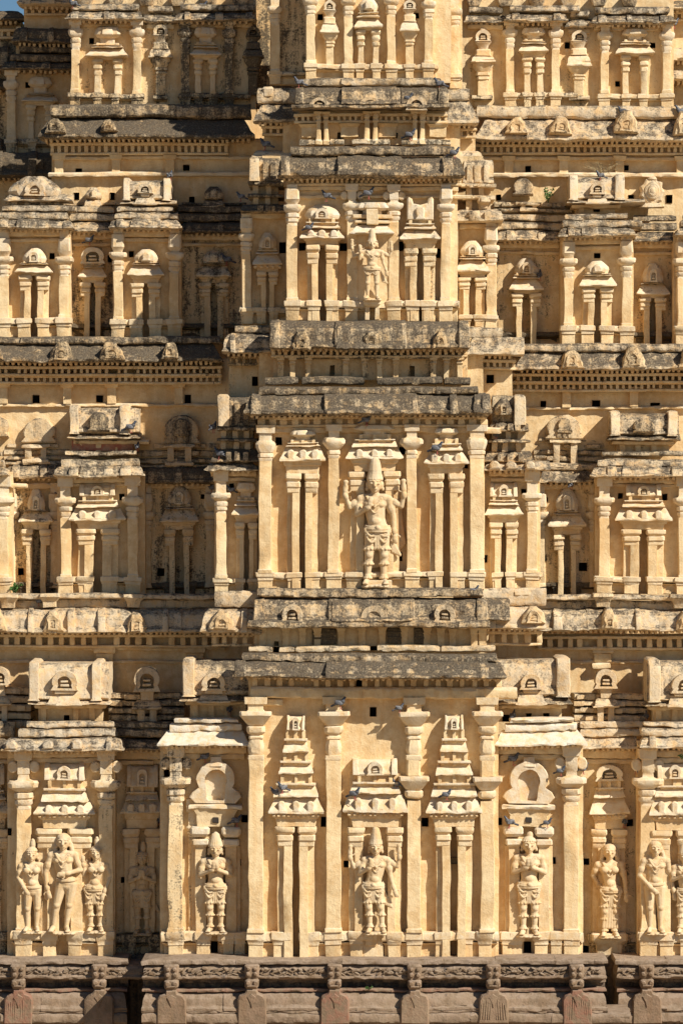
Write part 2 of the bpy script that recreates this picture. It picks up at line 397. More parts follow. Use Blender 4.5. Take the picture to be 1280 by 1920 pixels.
def roof(m, kind, cx, hw, y0, y1, dp):
    h = y1 - y0
    if kind == 'barrel':      # wagon vault with raised ends and an arch in the middle
        m.stack(cx, [(y0 + 1, hw - 4, dp * .35), (y0 + h * .1, hw - 3, dp * .6), (y0 + h * .3, hw - 2, dp * .8), (y0 + h * .7, hw - 2, dp * .85), (y1 - 3, hw, dp), (y1, hw, dp * .95)], ch=.02)
        for sg in (-1, 1):
            m.stack(cx + sg * (hw - hw * .1), [(y0 - 1, hw * .11, dp * .45), (y0 + h * .12, hw * .13, dp * .8), (y0 + h * .4, hw * .13, dp), (y1 - 1, hw * .14, dp * 1.12)], ch=.15)
        kudu(m, cx, y0 + h * .12, y1 - h * .02, hw * .36, dp * .6, dp * 1.2, h > 18)
    elif kind == 'horn':
        L_, R_ = cx - hw, cx + hw
        m.slab([(L_, y1), (L_, y0 + h * .1), (L_ + hw * .15, y0), (L_ + hw * .38, y0 + h * .08), (L_ + hw * .5, y0 + h * .28), (cx, y0 + h * .36), (R_ - hw * .5, y0 + h * .28), (R_ - hw * .38, y0 + h * .08), (R_ - hw * .15, y0), (R_, y0 + h * .1), (R_, y1)], -6, dp, 3)
        kudu(m, cx, y0 + h * .42, y1, hw * .34, dp * .8, dp + 6, False)
    elif kind == 'dome':      # rounded roof with a front arch
        pr = []
        for t in (0, .08, .2, .36, .55, .75, .9, 1):
            f = math.sin(min(1, .18 + t * .95) * math.pi / 2) ** .8
            if t > .8: f *= 1 - (t - .8) * .5
            pr.append((y0 + t * h, hw * f * .98, dp * (.25 + .75 * f)))
        m.stack(cx, pr, ch=.36)
        kudu(m, cx, y0 + h * .3, y1 + h * .02, hw * .36, dp * .6, dp + 6, h > 26)
    elif kind == 'arch':      # tall gable arch
        kudu(m, cx, y0, y1, hw, -6, dp, True)
    elif kind == 'onion':     # finial kuta with curled arch
        m.stack(cx, [(y0 + h * .55, hw * .95, dp * .7), (y0 + h * .66, hw * .9, dp), (y0 + h * .8, hw * .6, dp * .8), (y1, hw * .5, dp * .7)], ch=.3)
        kudu(m, cx, y0 + h * .08, y0 + h * .62, hw * .85, -6, dp + 1, True)
        m.stack(cx, [(y0 - h * .08, hw * .1, dp * .5), (y0 + h * .05, hw * .3, dp * .7), (y0 + h * .15, hw * .2, dp * .6)], ch=.3)
    elif kind == 'block':
        m.stack(cx, [(y0, hw * .76, dp * .8), (y0 + h * .08, hw * .84, dp * .95), (y0 + h * .36, hw * 1.0, dp), (y0 + h * .46, hw * 1.0, dp), (y0 + h * .62, hw * .80, dp * .8), (y0 + h * .66, hw * .58, dp * .66), (y1, hw * .55, dp * .6)], ch=.22)
        m.stack(cx, [(y0 + 1, hw * .36, dp), (y0 + h * .36, hw * .44, dp + 4), (y0 + h * .46, hw * .44, dp + 4), (y0 + h * .6, hw * .3, dp)], ch=.1)

def shrine(d, cx, w_, rt, rb, er, eb, cb, bot, slit=13, rk='barrel', dp=24, tiers=1, stain=0.0, two=True, pillar=None, rw=.62, pal=0.6, capw=None, dent=False, bulbs=False):
    """miniature shrine in relief: roof, neck, eave, lintel, and a pair of pillars with a dark slot between"""
    L = Lay(d); hw = w_ / 2
    b = MB(L); b.stain = stain; b.pale = pal
    b.eave(cx - hw, cx + hw, er, eb, dp + 12, blocks=False, kind='slope')
    for i in range(3 if w_ > 80 else 0):       # small arches on the eave
        x = cx + (i - 1) * hw * .52; b.slab(arch_pts(x, er + (eb - er) * .2, eb - 2, 7, .1, 8), dp - 2, dp + 12, 2)
    b.pale = 0.1
    lt = eb + (cb - eb) * .98
    b.stack(cx, [(eb - 1, hw * .86, dp + 4), (eb + (lt - eb) * .35, hw * .8, dp + 2), (eb + (lt - eb) * .4, hw * .74, dp - 1), (lt, hw * .70, dp - 2)], ch=.05)
    if dent: b.dentils(cx - hw * .8, cx + hw * .8, eb + 1, eb + 7, dp + 8, 9, 4, dp, strips=False)
    root = part('miniature_shrine', b, None, 1.0)
    # pillars
    pw = pillar or (w_ * .30); 
    for sg in (-1, 1):
        p = MB(L); p.stain = stain; p.pale = pal * .4
        xi = cx + sg * slit / 2; xo = xi + sg * pw; xc = (xi + xo) / 2; ph = pw / 2
        if bulbs:
            pilp = [(cb, ph * 1.5, dp + 3, .25), (cb + 4, ph * 1.6, dp + 4, .25), (cb + 9, ph * 1.0, dp, .3), (cb + 10, ph * 1.2, dp + 1, .35), (cb + 16, ph * 1.3, dp + 2, .35), (cb + 20, ph * .8, dp - 2, .3), (cb + 21, ph * 1.15, dp + 1, .35), (cb + 27, ph * 1.2, dp + 1, .35), (cb + 30, ph * .85, dp - 2, .2), (bot + 1, ph * .9, dp - 2, .1)]
            p.stack(xc, pilp)
        else:
            ch = min(22, (bot - cb) * .15)
            p.stack(xc, [(cb, ph * 1.2, dp + 4, .15), (cb + ch * .12, ph * 1.28, dp + 5, .15), (cb + ch * .42, ph * 1.28, dp + 5, .2), (cb + ch * .66, ph * 1.0, dp, .2), (cb + ch * .7, ph * 1.02, dp, .2), (cb + ch * .78, ph * 1.14, dp + 3, .2), (cb + ch * 1.12, ph * 1.14, dp + 3, .2), (cb + ch * 1.3, ph * .96, dp - 1, .1)], ch=.1)
            p.stack(xc, [(cb + ch * 1.25, ph * 1.02, dp, .1), (cb + ch * 1.6, ph * 1.0, dp, .1), (cb + ch * 1.7, ph * .9, dp - 2, .1)])
            p.pale = 0
            xa, xb = sorted((xi, xi + sg * pw * .58)); p.stack((xa + xb) / 2, [(cb + ch, (xb - xa) / 2, dp - 1), (bot + 1, (xb - xa) / 2, dp - 1)], ch=.05)
            if two:
                xa, xb = sorted((xi + sg * pw * .45, xo)); p.stack((xa + xb) / 2, [(cb + ch, (xb - xa) / 2, dp - 9), (bot + 1, (xb - xa) / 2, dp - 9)], ch=.05)
        part('pillar', p, None, 1.1, root)
    # superstructure
    r = MB(L); r.stain = stain * 1.1
    y = rb; rw_ = hw * rw; top = er
    span = top - rb
    for i in range(tiers):
        a = rb + span * i / tiers; c = rb + span * (i + 1) / tiers; f = (i + 1) / tiers
        hwn = rw_ + (hw * .82 - rw_) * (f if tiers > 1 else .7)
        r.pale = 0
        r.box(cx - hwn * .72, cx + hwn * .72, a - 1, c, dp - 4)
        for k in (-1, 0, 1): r.box(cx + k * hwn * .62 - 3, cx + k * hwn * .62 + 3, a - 1, a + (c - a) * .55, dp + 1)
        r.pale = pal
        r.eave(cx - hwn, cx + hwn, a + (c - a) * .45, c - (c - a) * .02, dp + 7, blocks=False, kind='slope', ret=.3)
        r.box(cx - hwn * .9, cx + hwn * .9, a + (c - a) * .36, a + (c - a) * .47, dp + 4)
    r.pale = pal
    roof(r, rk, cx, rw_, rt, rb, dp + 3)
    part('roof', r, None, 1.0, root)
    return root

def kuta(d, cx, rt, er, eb, sb, bot, hw=16, stain=.1, dp=17):
    """single column carrying a bell capital, eave and curled arch finial"""
    L = Lay(d); m = MB(L); m.stain = stain
    sh = hw * .5
    m.stack(cx, [(sb - 2, sh * 1.1, dp - 2), (bot + 1, sh * 1.1, dp - 2)], ch=.08)
    root = part('kuta_column', m, None, 1.1)
    c = MB(L); c.stain = stain; c.pale = .55
    c.eave(cx - hw * 1.35, cx + hw * 1.35, er, eb, dp + 12, blocks=False, kind='round')
    c.pale = .2; h = sb - eb
    c.stack(cx, [(eb - 1, hw * 1.15, dp + 8), (eb + h * .2, hw * 1.1, dp + 7), (eb + h * .55, hw * .65, dp), (eb + h * .58, hw * .78, dp + 2), (eb + h * .72, hw * .78, dp + 2), (eb + h * .76, hw * .5, dp - 2), (eb + h * .82, hw * .68, dp + 1), (eb + h * .95, hw * .68, dp + 1), (sb, hw * .5, dp - 2)], ch=.32)
    c.stack(cx, [(er - 12, hw * .75, dp), (er - 9, hw * .85, dp + 3), (er - 2, hw * .85, dp + 3), (er + 1, hw * .95, dp + 4)], ch=.2)
    part('capital', c, None, 1.0, root)
    r = MB(L); r.stain = stain; r.pale = .6; roof(r, 'onion', cx, hw, rt, er - 10, dp + 2)
    part('finial', r, None, 1.0, root)
    return root

def cornice(d, x0, x1, y0, y1, dp, kind='round', stain=.5, pal=.6, slabs=(), ribs=(), kud=(), lumps=(), dent=None, mat=None, label=None, dent2=None, res=()):
    m = MB(Lay(d)); m.stain = stain; m.pale = pal
    m.eave(x0, x1, y0, y1, dp, kind=kind)
    for a, b, e in res: m.eave(a, b, y0 - 1.5, y1 + 1.5, dp + e, kind=kind, blocks=False, ret=.12)
    for (a, b, p, q, e) in slabs: m.eave(a, b, p, q, e, kind='flat', vary=1.6, ret=.3)
    m.stain = stain * .35; m.pale = .2; x = x0 + 14
    while x < x1 - 12:
        e = dp * .62; m.stack(x, [(y1 - 2, 2.6, e), (y1 + 3.5, 2.6, e), (y1 + 6, 1.6, e * .92)], ch=.2, step=40); x += random.uniform(8.5, 11)
    m.stain = stain; m.pale = pal
    o = part('cornice', m, mat or ROOF, 1.8, label=label)
    if not ribs and x1 - x0 > 90 and kind != 'slope':
        ribs = []; x = x0 + random.uniform(14, 26)
        while x < min(x1, 1290) - 12:
            if x > -10 and all(abs(x - q[0]) > q[1] + 10 for q in lumps) and all(abs(x - q[0]) > q[1] + 8 for q in kud): ribs.append((x, random.uniform(4.5, 8)))
            x += random.uniform(44, 80)
    if ribs:
        h = y1 - y0
        for cx, hw in ribs:
            r = MB(Lay(d)); r.stain = stain * .9; r.pale = pal
            r.stack(cx, [(y0 - 1, hw * .8, dp * .5), (y0 + h * .1, hw, dp * .8), (y0 + h * .35, hw, dp * .99), (y1 - h * .1, hw * 1.1, dp + 4), (y1 - 1, hw * 1.15, dp + 4)], ch=.18)
            part('rib', r, mat or ROOF, 1.4, o)
    for (cx, hw, a, b) in kud:
        k = MB(Lay(d)); k.stain = stain * .6; k.pale = pal; kudu(k, cx, a, b, hw, dp * .5, dp + 7, hw > 13)
        part('horseshoe_arch', k, mat or ROOF, 1.3, o)
    for (cx, hw, a, b) in lumps:
        k = MB(Lay(d)); k.stain = stain * .7 + .1; k.pale = .15; lump(k, cx, a, b, hw, dp * .3, dp + 6); kudu(k, cx, a + (b - a) * .25, b - (b - a) * .1, hw * .5, dp + 4, dp + 9.5, True)
        part('worn_arch_stub', k, ROOF, 3.0, o)
    for dn in (dent, dent2):
        if dn:
            k = MB(Lay(d)); k.stain = dn[7] if len(dn) > 7 else .05; k.dentils(*dn[:7]); part('dentil_row', k, None, .9, o)
    return o
def omega(d, cx, hw, y0, y1, dp=20, stain=0.1):
    """large free horseshoe arch with curled feet"""
    m = MB(Lay(d)); m.stain = stain; m.pale = .6; h = y1 - y0; o, i_ = [], []
    for k in range(17):
        a = -math.pi * .17 + math.pi * 1.34 * k / 16
        o.append((cx - hw * .77 * math.cos(a), y0 + h * .42 - h * .42 * math.sin(a))); i_.append((cx - hw * .44 * math.cos(a), y0 + h * .46 - h * .27 * math.sin(a)))
    o += [(cx + hw * .92, y0 + h * .74), (cx + hw * 1.04, y0 + h * .86), (cx + hw * .8, y1), (cx - hw * .8, y1), (cx - hw * 1.04, y0 + h * .86), (cx - hw * .92, y0 + h * .74)]
    i_ += [(cx + hw * .36, y0 + h * .78), (cx + hw * .36, y0 + h * .88), (cx + hw * .3, y1 - h * .06), (cx - hw * .3, y1 - h * .06), (cx - hw * .36, y0 + h * .88), (cx - hw * .36, y0 + h * .78)]
    ring_slab(m, o, i_, -6, dp)
    m.slab([(cx - hw * .45, y0 + h * .15), (cx + hw * .45, y0 + h * .15), (cx + hw * .4, y1), (cx - hw * .4, y1)], -6, 5, 1)
    m.stack(cx, [(y0 - h * .1, hw * .2, dp - 4), (y0 + h * .12, hw * .24, dp + 2)], ch=.1)
    return part('horseshoe_arch', m, None, 1.2)

# ------------------------------------------------------------ ground and granite plinth
def ground():
    me = bpy.data.meshes.new('ground'); n = 24; vs = []; fs = []
    for i in range(n + 1):
        for j in range(n + 1):
            x = (i / n - .5) * 900; y = (j / n - .5) * 900 - 100
            vs.append((x, y, -3.2 + 0.1 * noise.noise(Vector((x, y, 0)) * .02)))
    for i in range(n):
        for j in range(n): a = i * (n + 1) + j; fs.append((a, a + n + 1, a + n + 2, a + 1))
    me.from_pydata(vs, [], fs); me.materials.append(DIRT)
    o = bpy.data.objects.new('ground', me); COL.objects.link(o); o['kind'] = 'structure'
ground()

def plinth(d, x0, x1, brackets, label=None):
    L = Lay(d); m = MB(L); cx, hw = (x0 + x1) / 2, (x1 - x0) / 2
    def run(y0, y1, dp, kind='flat', st=.15, pal=.2, vary=1.2, rd=0.1, a=x0, b=x1): m.stain = st; m.pale = pal; m.red = rd; m.eave(a, b, y0, y1, dp, kind=kind, vary=vary, ret=.4, back=-80)
    run(1796, 1806, 26, vary=.6, pal=.6, a=x0 - 2, b=x1 + 2)
    run(1806, 1832, 30, 'round', .25, vary=.5)
    run(1832, 1842, 0, st=.45); run(1842, 1852, -8, st=.5)
    run(1851, 1857, 22, rd=.6)
    run(1857, 1892, 36, 'round', .12, .15)
    run(1889.5, 1895, 36, vary=.3); run(1894, 1914, 40, 'flat', .15, vary=.4)
    run(1914, 1990, 14, st=.4); run(1985, 2300, 40, st=.3)
    o = part('granite_plinth', m, GRANITE, 1.3, label=label)
    # carved scroll frieze: raised worn leaves
    f = MB(L); f.stain = .2
    x = x0 + 8
    while x < x1 - 8:
        w_ = random.uniform(7, 12)
        for q in range(3):
            a0 = random.uniform(0, 6.28); xx = x + random.uniform(-3, 3); yy = 1818 + random.uniform(-5, 6); r1, r2 = random.uniform(4, 7), random.uniform(2, 4)
            pts = [(xx + r1 * math.cos(t + a0) * 1.0, yy + r2 * math.sin(t + a0 * .2)) for t in [i * 1.047 for i in range(6)]]
            f.slab(pts, 20, 29.3 + random.uniform(0, 1.6), 1.5)
        x += w_
    part('scroll_frieze', f, GRANITE, 1.0, o)
    for bx in brackets:
        b = MB(L); b.red = .1; b.stain = .12
        b.stack(bx, [(1804, 12, 34), (1807, 14, 38), (1826, 13, 42), (1831, 10, 40), (1834, 13, 43), (1844, 13, 44), (1850, 10, 40), (1852, 8, 36)], ch=.25)
        for sg in (-1, 1):      # bulging eyes and cheeks of the lion face
            for (ex, ey, er_, ed) in ((6, 1812, 4, 44), (6.5, 1822, 4.5, 46), (7, 1838, 5, 47)):
                b.slab([(bx + sg * ex + er_ * math.cos(t), ey + er_ * math.sin(t)) for t in [i * .785 for i in range(8)]], 30, ed, 2)
        b.box(bx - 8, bx + 8, 1842, 1845, 47, 30)
        part('lion_bracket', b, GRANITE, 1.2, o)
        k = MB(L); k.red = .7 if bx in (1078, 38, 628) else .15; k.stain = .1
        pts = [(bx - 9, 1850), (bx + 9, 1850), (bx + 12, 1857), (bx + 22, 1861), (bx + 27, 1870), (bx + 27, 1915), (bx - 27, 1915), (bx - 27, 1870), (bx - 22, 1861), (bx - 12, 1857)]
        k.slab(pts, 10, 43, 3); k.slab([(bx - 9, 1864), (bx, 1858), (bx + 9, 1864), (bx + 4, 1874), (bx, 1884), (bx - 4, 1874)], 40, 44.5, 1.5)
        for sg in (-1, 1):
            for q in range(5 if bx in (1078, 38, 923) else 0):
                xx = bx + sg * (4 + q * 4.2); k.slab([(xx - 1, 1866 + q * 3), (xx + 1, 1866 + q * 3), (xx + 1.8 * sg + 1, 1906), (xx + 1.8 * sg - 1, 1906)], 40, 43.7, .6)
        part('arch_block', k, GRANITE, 1.2, o)
    return o
plinth(35, 269, 1135, (324, 473, 628, 776, 923, 1078))
plinth(-95, -120, 240, (38, 189)); plinth(-95, 1153, 1420, (1209, 1340))
m = MB(Lay(-170)); m.stain = .5; m.wall(200, 1220, 1790, 2300, (), 60); part('plinth_recess_wall', m, [GRANITE, HOLE])

# ------------------------------------------------------------ lowest storey
C1, F1, A1, R1 = 0, -38, -145, -195
wall(C1, 466, 934, 1268, 1796, [(555, 1672, 13, 244), (850, 1672, 14, 244), (699, 1335, 13, 18), (675, 1281, 14, 15), (606, 1541, 10, 18), (796, 1541, 13, 17), (651, 1620, 14, 13), (645, 1780, 20, 20), (799, 1787, 15, 15), (850, 1615, 12, 12)], .05, 120)
wall(F1, 300, 480, 1385, 1796, [(459, 1535, 12, 14), (445, 1616, 13, 13), (312, 1450, 10, 14), (401, 1780, 13, 30)], .12, 130)
wall(F1, 920, 1092, 1385, 1796, [(934, 1541, 14, 14), (1035, 1614, 12, 13), (988, 1778, 14, 26)], .05, 130)
wall(A1, 14, 216, 1390, 1796, [(163, 1780, 10, 17), (18, 1560, 8, 14)], .1, 60)
wall(A1, 1194, 1420, 1390, 1796, [], .06, 60)
wall(R1, -80, 1420, 1390, 1796, [(1098, 1616, 12, 12), (1180, 1543, 12, 13), (1172, 1777, 14, 18), (232, 1650, 10, 12), (1097, 1780, 12, 14)], .28, 10)
# slightly recessed strips between the big pilasters
for a, b, dpn in ((655, 752, 9),):
    mm = MB(Lay(C1)); mm.stack((a + b) / 2, [(1450, (b - a) / 2, dpn), (1748, (b - a) / 2, dpn)], ch=.02); part('wall_panel', mm, None, 1.2)
# central cornice with its brackets
cornice(C1, 440, 946, 1238, 1268, 58, 'round', .62, .6, slabs=[(455, 930, 1225, 1240, 34)], res=[(610, 900, 12)], ribs=[(452, 10), (628, 9), (905, 8)], dent=(478, 934, 1272, 1288, 14, 22, 12), label='heavy grey eave stained by algae above the lowest storey')
m = MB(Lay(C1)); m.eave(470, 936, 1288, 1309, 22, kind='flat'); m.eave(466, 470 + 60, 1310, 1322, 14, kind='flat'); m.eave(609, 650, 1310, 1322, 12, kind='flat', blocks=False); m.eave(757, 796, 1310, 1324, 12, kind='flat', blocks=False); part('beam', m)
for cx, lo in ((480, None), (625, None), (775, 1454), (912, 1455)):
    pilaster(C1, cx, 14 if lo is None else 13.5, 1308, 1333, 1745, 'bulb', 24, .98, .06, 2.15, 'step', lo)
podium(C1, 466, 934, 1746, 1796, [(480, 13), (527, 15), (580, 17), (625, 14), (667, 11), (739, 11), (775, 13), (829, 13), (872, 13), (908, 12)], [(545, 559), (676, 716), (844, 858)], 20, .12)
shrine(C1, 555, 102, 1341, 1368, 1493, 1523, 1548, 1796, 13, 'barrel', 24, 3, .06, True, 28, .31, dent=True)
shrine(C1, 850, 106, 1341, 1368, 1493, 1523, 1548, 1796, 14, 'barrel', 24, 3, .06, True, 26, .31, dent=True)
shrine(C1, 703, 122, 1423, 1452, 1487, 1522, 1550, 1745, 46, 'barrel', 22, 1, .06, True, 26, .66, dent=True)
m = MB(Lay(C1)); m.pale = .2; m.box(674, 718, 1744, 1796, 14); m.box(684, 706, 1750, 1772, 18); part('statue_plinth', m)
# flanking bays
for (a, b, cx, s_) in ((298, 470, 405, .3), (925, 1098, 990, .08)):
    cornice(F1, a, b, 1369, 1396, 50, 'slope', s_ * .4, .95, slabs=[(a + 22, b - 18, 1355, 1370, 26), (a + 30, b - 24, 1345, 1353, 30)], mat=PLASTER)
    m = MB(Lay(F1)); m.eave(a + 8, b - 8, 1397, 1413, 16, kind='flat', blocks=False); m.eave(a + 12, b - 12, 1414, 1424, 9, kind='flat', blocks=False); part('beam', m)
    omega(F1, cx, 47, 1426, 1505, 22, s_ * .4)
    m = MB(Lay(F1)); m.pale = .7; m.eave(cx - 50, cx + 50, 1507, 1516, 26, kind='flat', blocks=False); m.pale = .1
    m.stack(cx, [(1516, 42, 22), (1528, 35, 18), (1530, 36, 18), (1549, 35, 16)], ch=.03); m.pale = .7
    for sg in (-1, 1):
        m.stack(cx + sg * 29, [(1549, 15, 24), (1553, 18, 27), (1562, 18, 27), (1568, 13, 22)], ch=.2)
        m.stack(cx + sg * 28, [(1572, 14, 22), (1574, 16, 24), (1582, 16, 24), (1586, 12, 20)], ch=.2)
        m.pale = .1; m.stack(cx + sg * 28, [(1586, 10, 16), (1746, 10, 16)], ch=.05); m.stack(cx + sg * 36, [(1586, 9, 8), (1746, 9, 8)], ch=.05); m.pale = .7
    m.mi = 1; m.box(cx - 6, cx + 6, 1531, 1542, 19.5); m.mi = 0  # no opening here: a raised dark box paints the shade of a hole
    part('niche_frame', m, [PLASTER, HOLE])
pilaster(F1, 330, 13.5, 1400, 1457, 1745, 'ring', 22, 1.3, .38, 2.2, 'tall')
pilaster(F1, 1069, 13.5, 1400, 1456, 1745, 'ring', 22, 1.3, .05, 2.15, 'tall')
pilaster(F1, 362, 8, 1500, 1550, 1745, 'ring', 6, .6, .3, 1.6, 'step')
podium(F1, 303, 466, 1746, 1796, [(330, 14), (381, 13), (428, 10), (450, 9)], [(394, 408)], 22, .3)
podium(F1, 934, 1092, 1746, 1796, [(949, 9), (967, 10), (1012, 12), (1069, 14), (1040, 9)], [(981, 996)], 22, .12)
# superstructure over the flanking bays
def vault(d, x0, x1, y0, y1, eb, nb, ribx, kx, stain=.3, pal=.55, holes=(), khw=26, neckdp=10):
    m = MB(Lay(d)); m.bk = -75; m.stain = stain; m.pale = pal
    m.eave(x0, x1, y0, y1, 40, kind='vault', vary=1.2, ret=.15); m.eave(x0 - 4, x1 + 4, y1 - 1, eb, 50, kind='slope', ret=.4, vary=1.5)
    o = part('barrel_roof', m, ROOF, 1.3)
    for x, w_ in ribx:
        r = MB(Lay(d)); r.bk = -75; r.stain = stain * .5; r.pale = pal; r.stack(x, [(y0 - 6, w_ * .6, 20), (y0 - 3, w_, 34), (y0 + 8, w_, 42), (y1, w_, 46), (y1 + 3, w_ + 2, 49)], ch=.15)
        part('roof_end', r, ROOF, 1.3, o)
    for cx, kw, a, b in kx:
        k = MB(Lay(d)); k.bk = -75; k.stain = stain * .5; k.pale = pal; kudu(k, cx, a, b, kw, 20, 50, True)
        k.eave(cx - kw - 8, cx + kw + 8, b + 3, eb + 3, 54, kind='round', blocks=False); k.box(cx - kw + 6, cx + kw - 6, b - 2, b + 6, 46)
        part('horseshoe_arch', k, ROOF, 1.2, o)
    n = MB(Lay(d)); n.bk = -75; n.stain = stain * .5
    n.wall(x0 + 14, x1 - 14, eb - 2, nb, holes, 60, dp=neckdp); n.eave(x0 + 6, x1 - 6, eb + 1, eb + 9, neckdp + 16, kind='flat')
    xx = x0 + 24
    while xx < x1 - 20:
        if all(abs(xx - h[0]) > 14 for h in holes): n.box(xx - 5, xx + 5, eb + 6, nb, neckdp + 8)
        xx += 30
    part('neck_wall', n, [PLASTER, HOLE], 1.0, o)
    return o
vault(F1 - 30, 343, 480, 1238, 1300, 1312, 1347, [(356, 11)], [(402, 22, 1258, 1292)], .45, .5)
vault(F1 - 30, 905, 1066, 1236, 1302, 1318, 1352, [(1053, 13)], [(992, 20, 1262, 1290)], .35, .5, [(948, 1345, 14, 13), (990, 1343, 10, 13), (1023, 1343, 12, 12)])
vault(A1 - 30, 60, 206, 1243, 1308, 1318, 1352, [(67, 9), (184, 9)], [(124, 24, 1255, 1292)], .2, .6, [(126, 1345, 10, 11)])
vault(A1 - 30, 1208, 1420, 1240, 1312, 1322, 1352, [(1222, 11)], [(1279, 25, 1262, 1298)], .35, .5)
# outer aedicules
cornice(A1, 8, 233, 1382, 1406, 48, 'round', .35, .8, slabs=[(38, 216, 1366, 1381, 26), (52, 212, 1353, 1363, 22)], kud=[(25, 10, 1384, 1402), (95, 10, 1384, 1402), (148, 10, 1384, 1402)], dent=(34, 215, 1407, 1413, 8, 200, 190, ))
cornice(A1, 1196, 1420, 1379, 1400, 48, 'round', .25, .7, slabs=[(1200, 1420, 1365, 1379, 28), (1204, 1420, 1354, 1362, 24)])
for (a, b) in ((18, 212), (1198, 1420)):
    m = MB(Lay(A1)); m.eave(a, b, 1407, 1420, 14, kind='flat'); m.eave(a + 4, b - 4, 1421, 1430, 8, kind='flat'); part('beam', m)
pilaster(A1, 46, 13.5, 1407, 1463, 1745, 'ring', 20, 1.3, .06, 2.15, 'tall'); pilaster(A1, 200, 13, 1407, 1462, 1745, 'ring', 20, 1.3, .25, 2.15, 'tall')
pilaster(A1, 1212, 13.5, 1405, 1458, 1745, 'ring', 20, 1.3, .06, 2.15, 'tall'); pilaster(A1, 1322, 13.5, 1405, 1458, 1745, 'ring', 20, 1.3, .06, 2.15, 'tall')
shrine(A1, 123, 116, 1430, 1462, 1503, 1525, 1552, 1745, 22, 'barrel', 22, 1, .1, True, 38, .62, dent=True)
shrine(A1, 1262, 96, 1430, 1460, 1494, 1527, 1555, 1745, 16, 'barrel', 20, 1, .08, True, 32, .66, dent=True)
podium(A1, 22, 214, 1744, 1796, [(46, 15), (94, 12), (142, 12), (200, 14)], [(106, 126)], 24, .12); podium(A1, 1192, 1420, 1746, 1796, [(1212, 15), (1245, 12), (1285, 13), (1322, 14)], [], 24, .1)
# recessed bays
cornice(R1, -80, 20, 1384, 1406, 34, 'round', .5, .5, slabs=[(-80, 30, 1352, 1380, 18)]); cornice(R1, 205, 320, 1384, 1404, 36, 'round', .55, .5, slabs=[(205, 320, 1366, 1381, 24), (205, 320, 1352, 1364, 16)])
cornice(R1, 1085, 1200, 1380, 1402, 36, 'slope', .25, .6, slabs=[(1085, 1200, 1366, 1380, 24), (1085, 1200, 1352, 1364, 16)])
def backpile(d, x0, x1, y0, y1, cx, ky0, ky1, khw, stain, rk='arch'):
    """stepped courses behind a small arch-fronted kuta"""
    m = MB(Lay(d)); m.bk = -75; m.stain = stain; m.pale = .3; h = (y1 - y0); n = max(3, int(h / 13))
    for i in range(n):
        a = y0 + h * i / n
        for _ in range(3): xx = random.uniform(x0 + 8, x1 - 8); m.box(xx - random.uniform(5, 12), xx + random.uniform(5, 12), a + 1, a + h / n * .8, 10 + 10 * i / n + random.uniform(2, 7))
        m.eave(x0, x1, a, a + h / n * .78, 8 + 10 * i / n, kind='flat', vary=1.5, ret=0)
    o = part('stepped_course', m, ROOF, 1.3)
    k = MB(Lay(d)); k.bk = -75; k.stain = stain * .7; k.pale = .5
    if rk == 'arch': kudu(k, cx, ky0, ky1, khw, 4, 30)
    else: roof(k, rk, cx, khw, ky0, ky1, 28)
    nb = ky1 + (y1 - ky1) * .35
    k.box(cx - khw * .5, cx + khw * .5, ky1 - 2, nb - 8, 22)
    k.eave(cx - khw * 1.15, cx + khw * 1.15, nb - 10, nb + 8, 34, kind='round', blocks=False)
    k.box(cx - khw * .75, cx - khw * .2, nb + 6, y1 + 2, 24); k.box(cx + khw * .2, cx + khw * .75, nb + 6, y1 + 2, 24); k.eave(cx - khw * .9, cx + khw * .9, y1 - 12, y1, 30, kind='flat', blocks=False)
    part('kuta', k, ROOF, 1.2, o)
backpile(R1 - 25, 205, 345, 1300, 1366, 277, 1249, 1296, 24, .45); backpile(R1 - 25, 1075, 1212, 1300, 1366, 1133, 1254, 1290, 21, .3); backpile(R1 - 25, -80, 60, 1290, 1366, 2, 1250, 1285, 18, .3)
for (a, b) in ((208, 310), (1085, 1200), (-60, 18)):
    m = MB(Lay(R1)); m.stain = .1; m.eave(a, b, 1405, 1422, 14, kind='flat'); m.eave(a, b, 1424, 1432, 8, kind='flat'); part('beam', m)
shrine(R1, 268, 82, 1435, 1474, 1499, 1524, 1553, 1745, 16, 'barrel', 18, 1, .2, True, 26, .68); shrine(R1, 1140, 76, 1433, 1463, 1495, 1524, 1553, 1745, 14, 'arch', 20, 1, .12, True, 24, .66, dent=True)
shrine(R1, -18, 80, 1433, 1470, 1499, 1524, 1553, 1745, 16, 'barrel', 18, 1, .3, True, 26, .68)
podium(R1, 208, 306, 1750, 1796, [(243, 12), (293, 12)], [], 22, .6); podium(R1, 1100, 1196, 1750, 1796, [(1122, 14), (1160, 14)], [], 12, .5); podium(R1, -70, 22, 1746, 1796, [(0, 12)], [], 22, .5)
m = MB(Lay(R1)); m.pale = .3; m.stack(1140, [(1746, 30, 30), (1749, 33, 33), (1760, 33, 33), (1768, 25, 26), (1790, 24, 25)], ch=.1); part('statue_plinth', m)

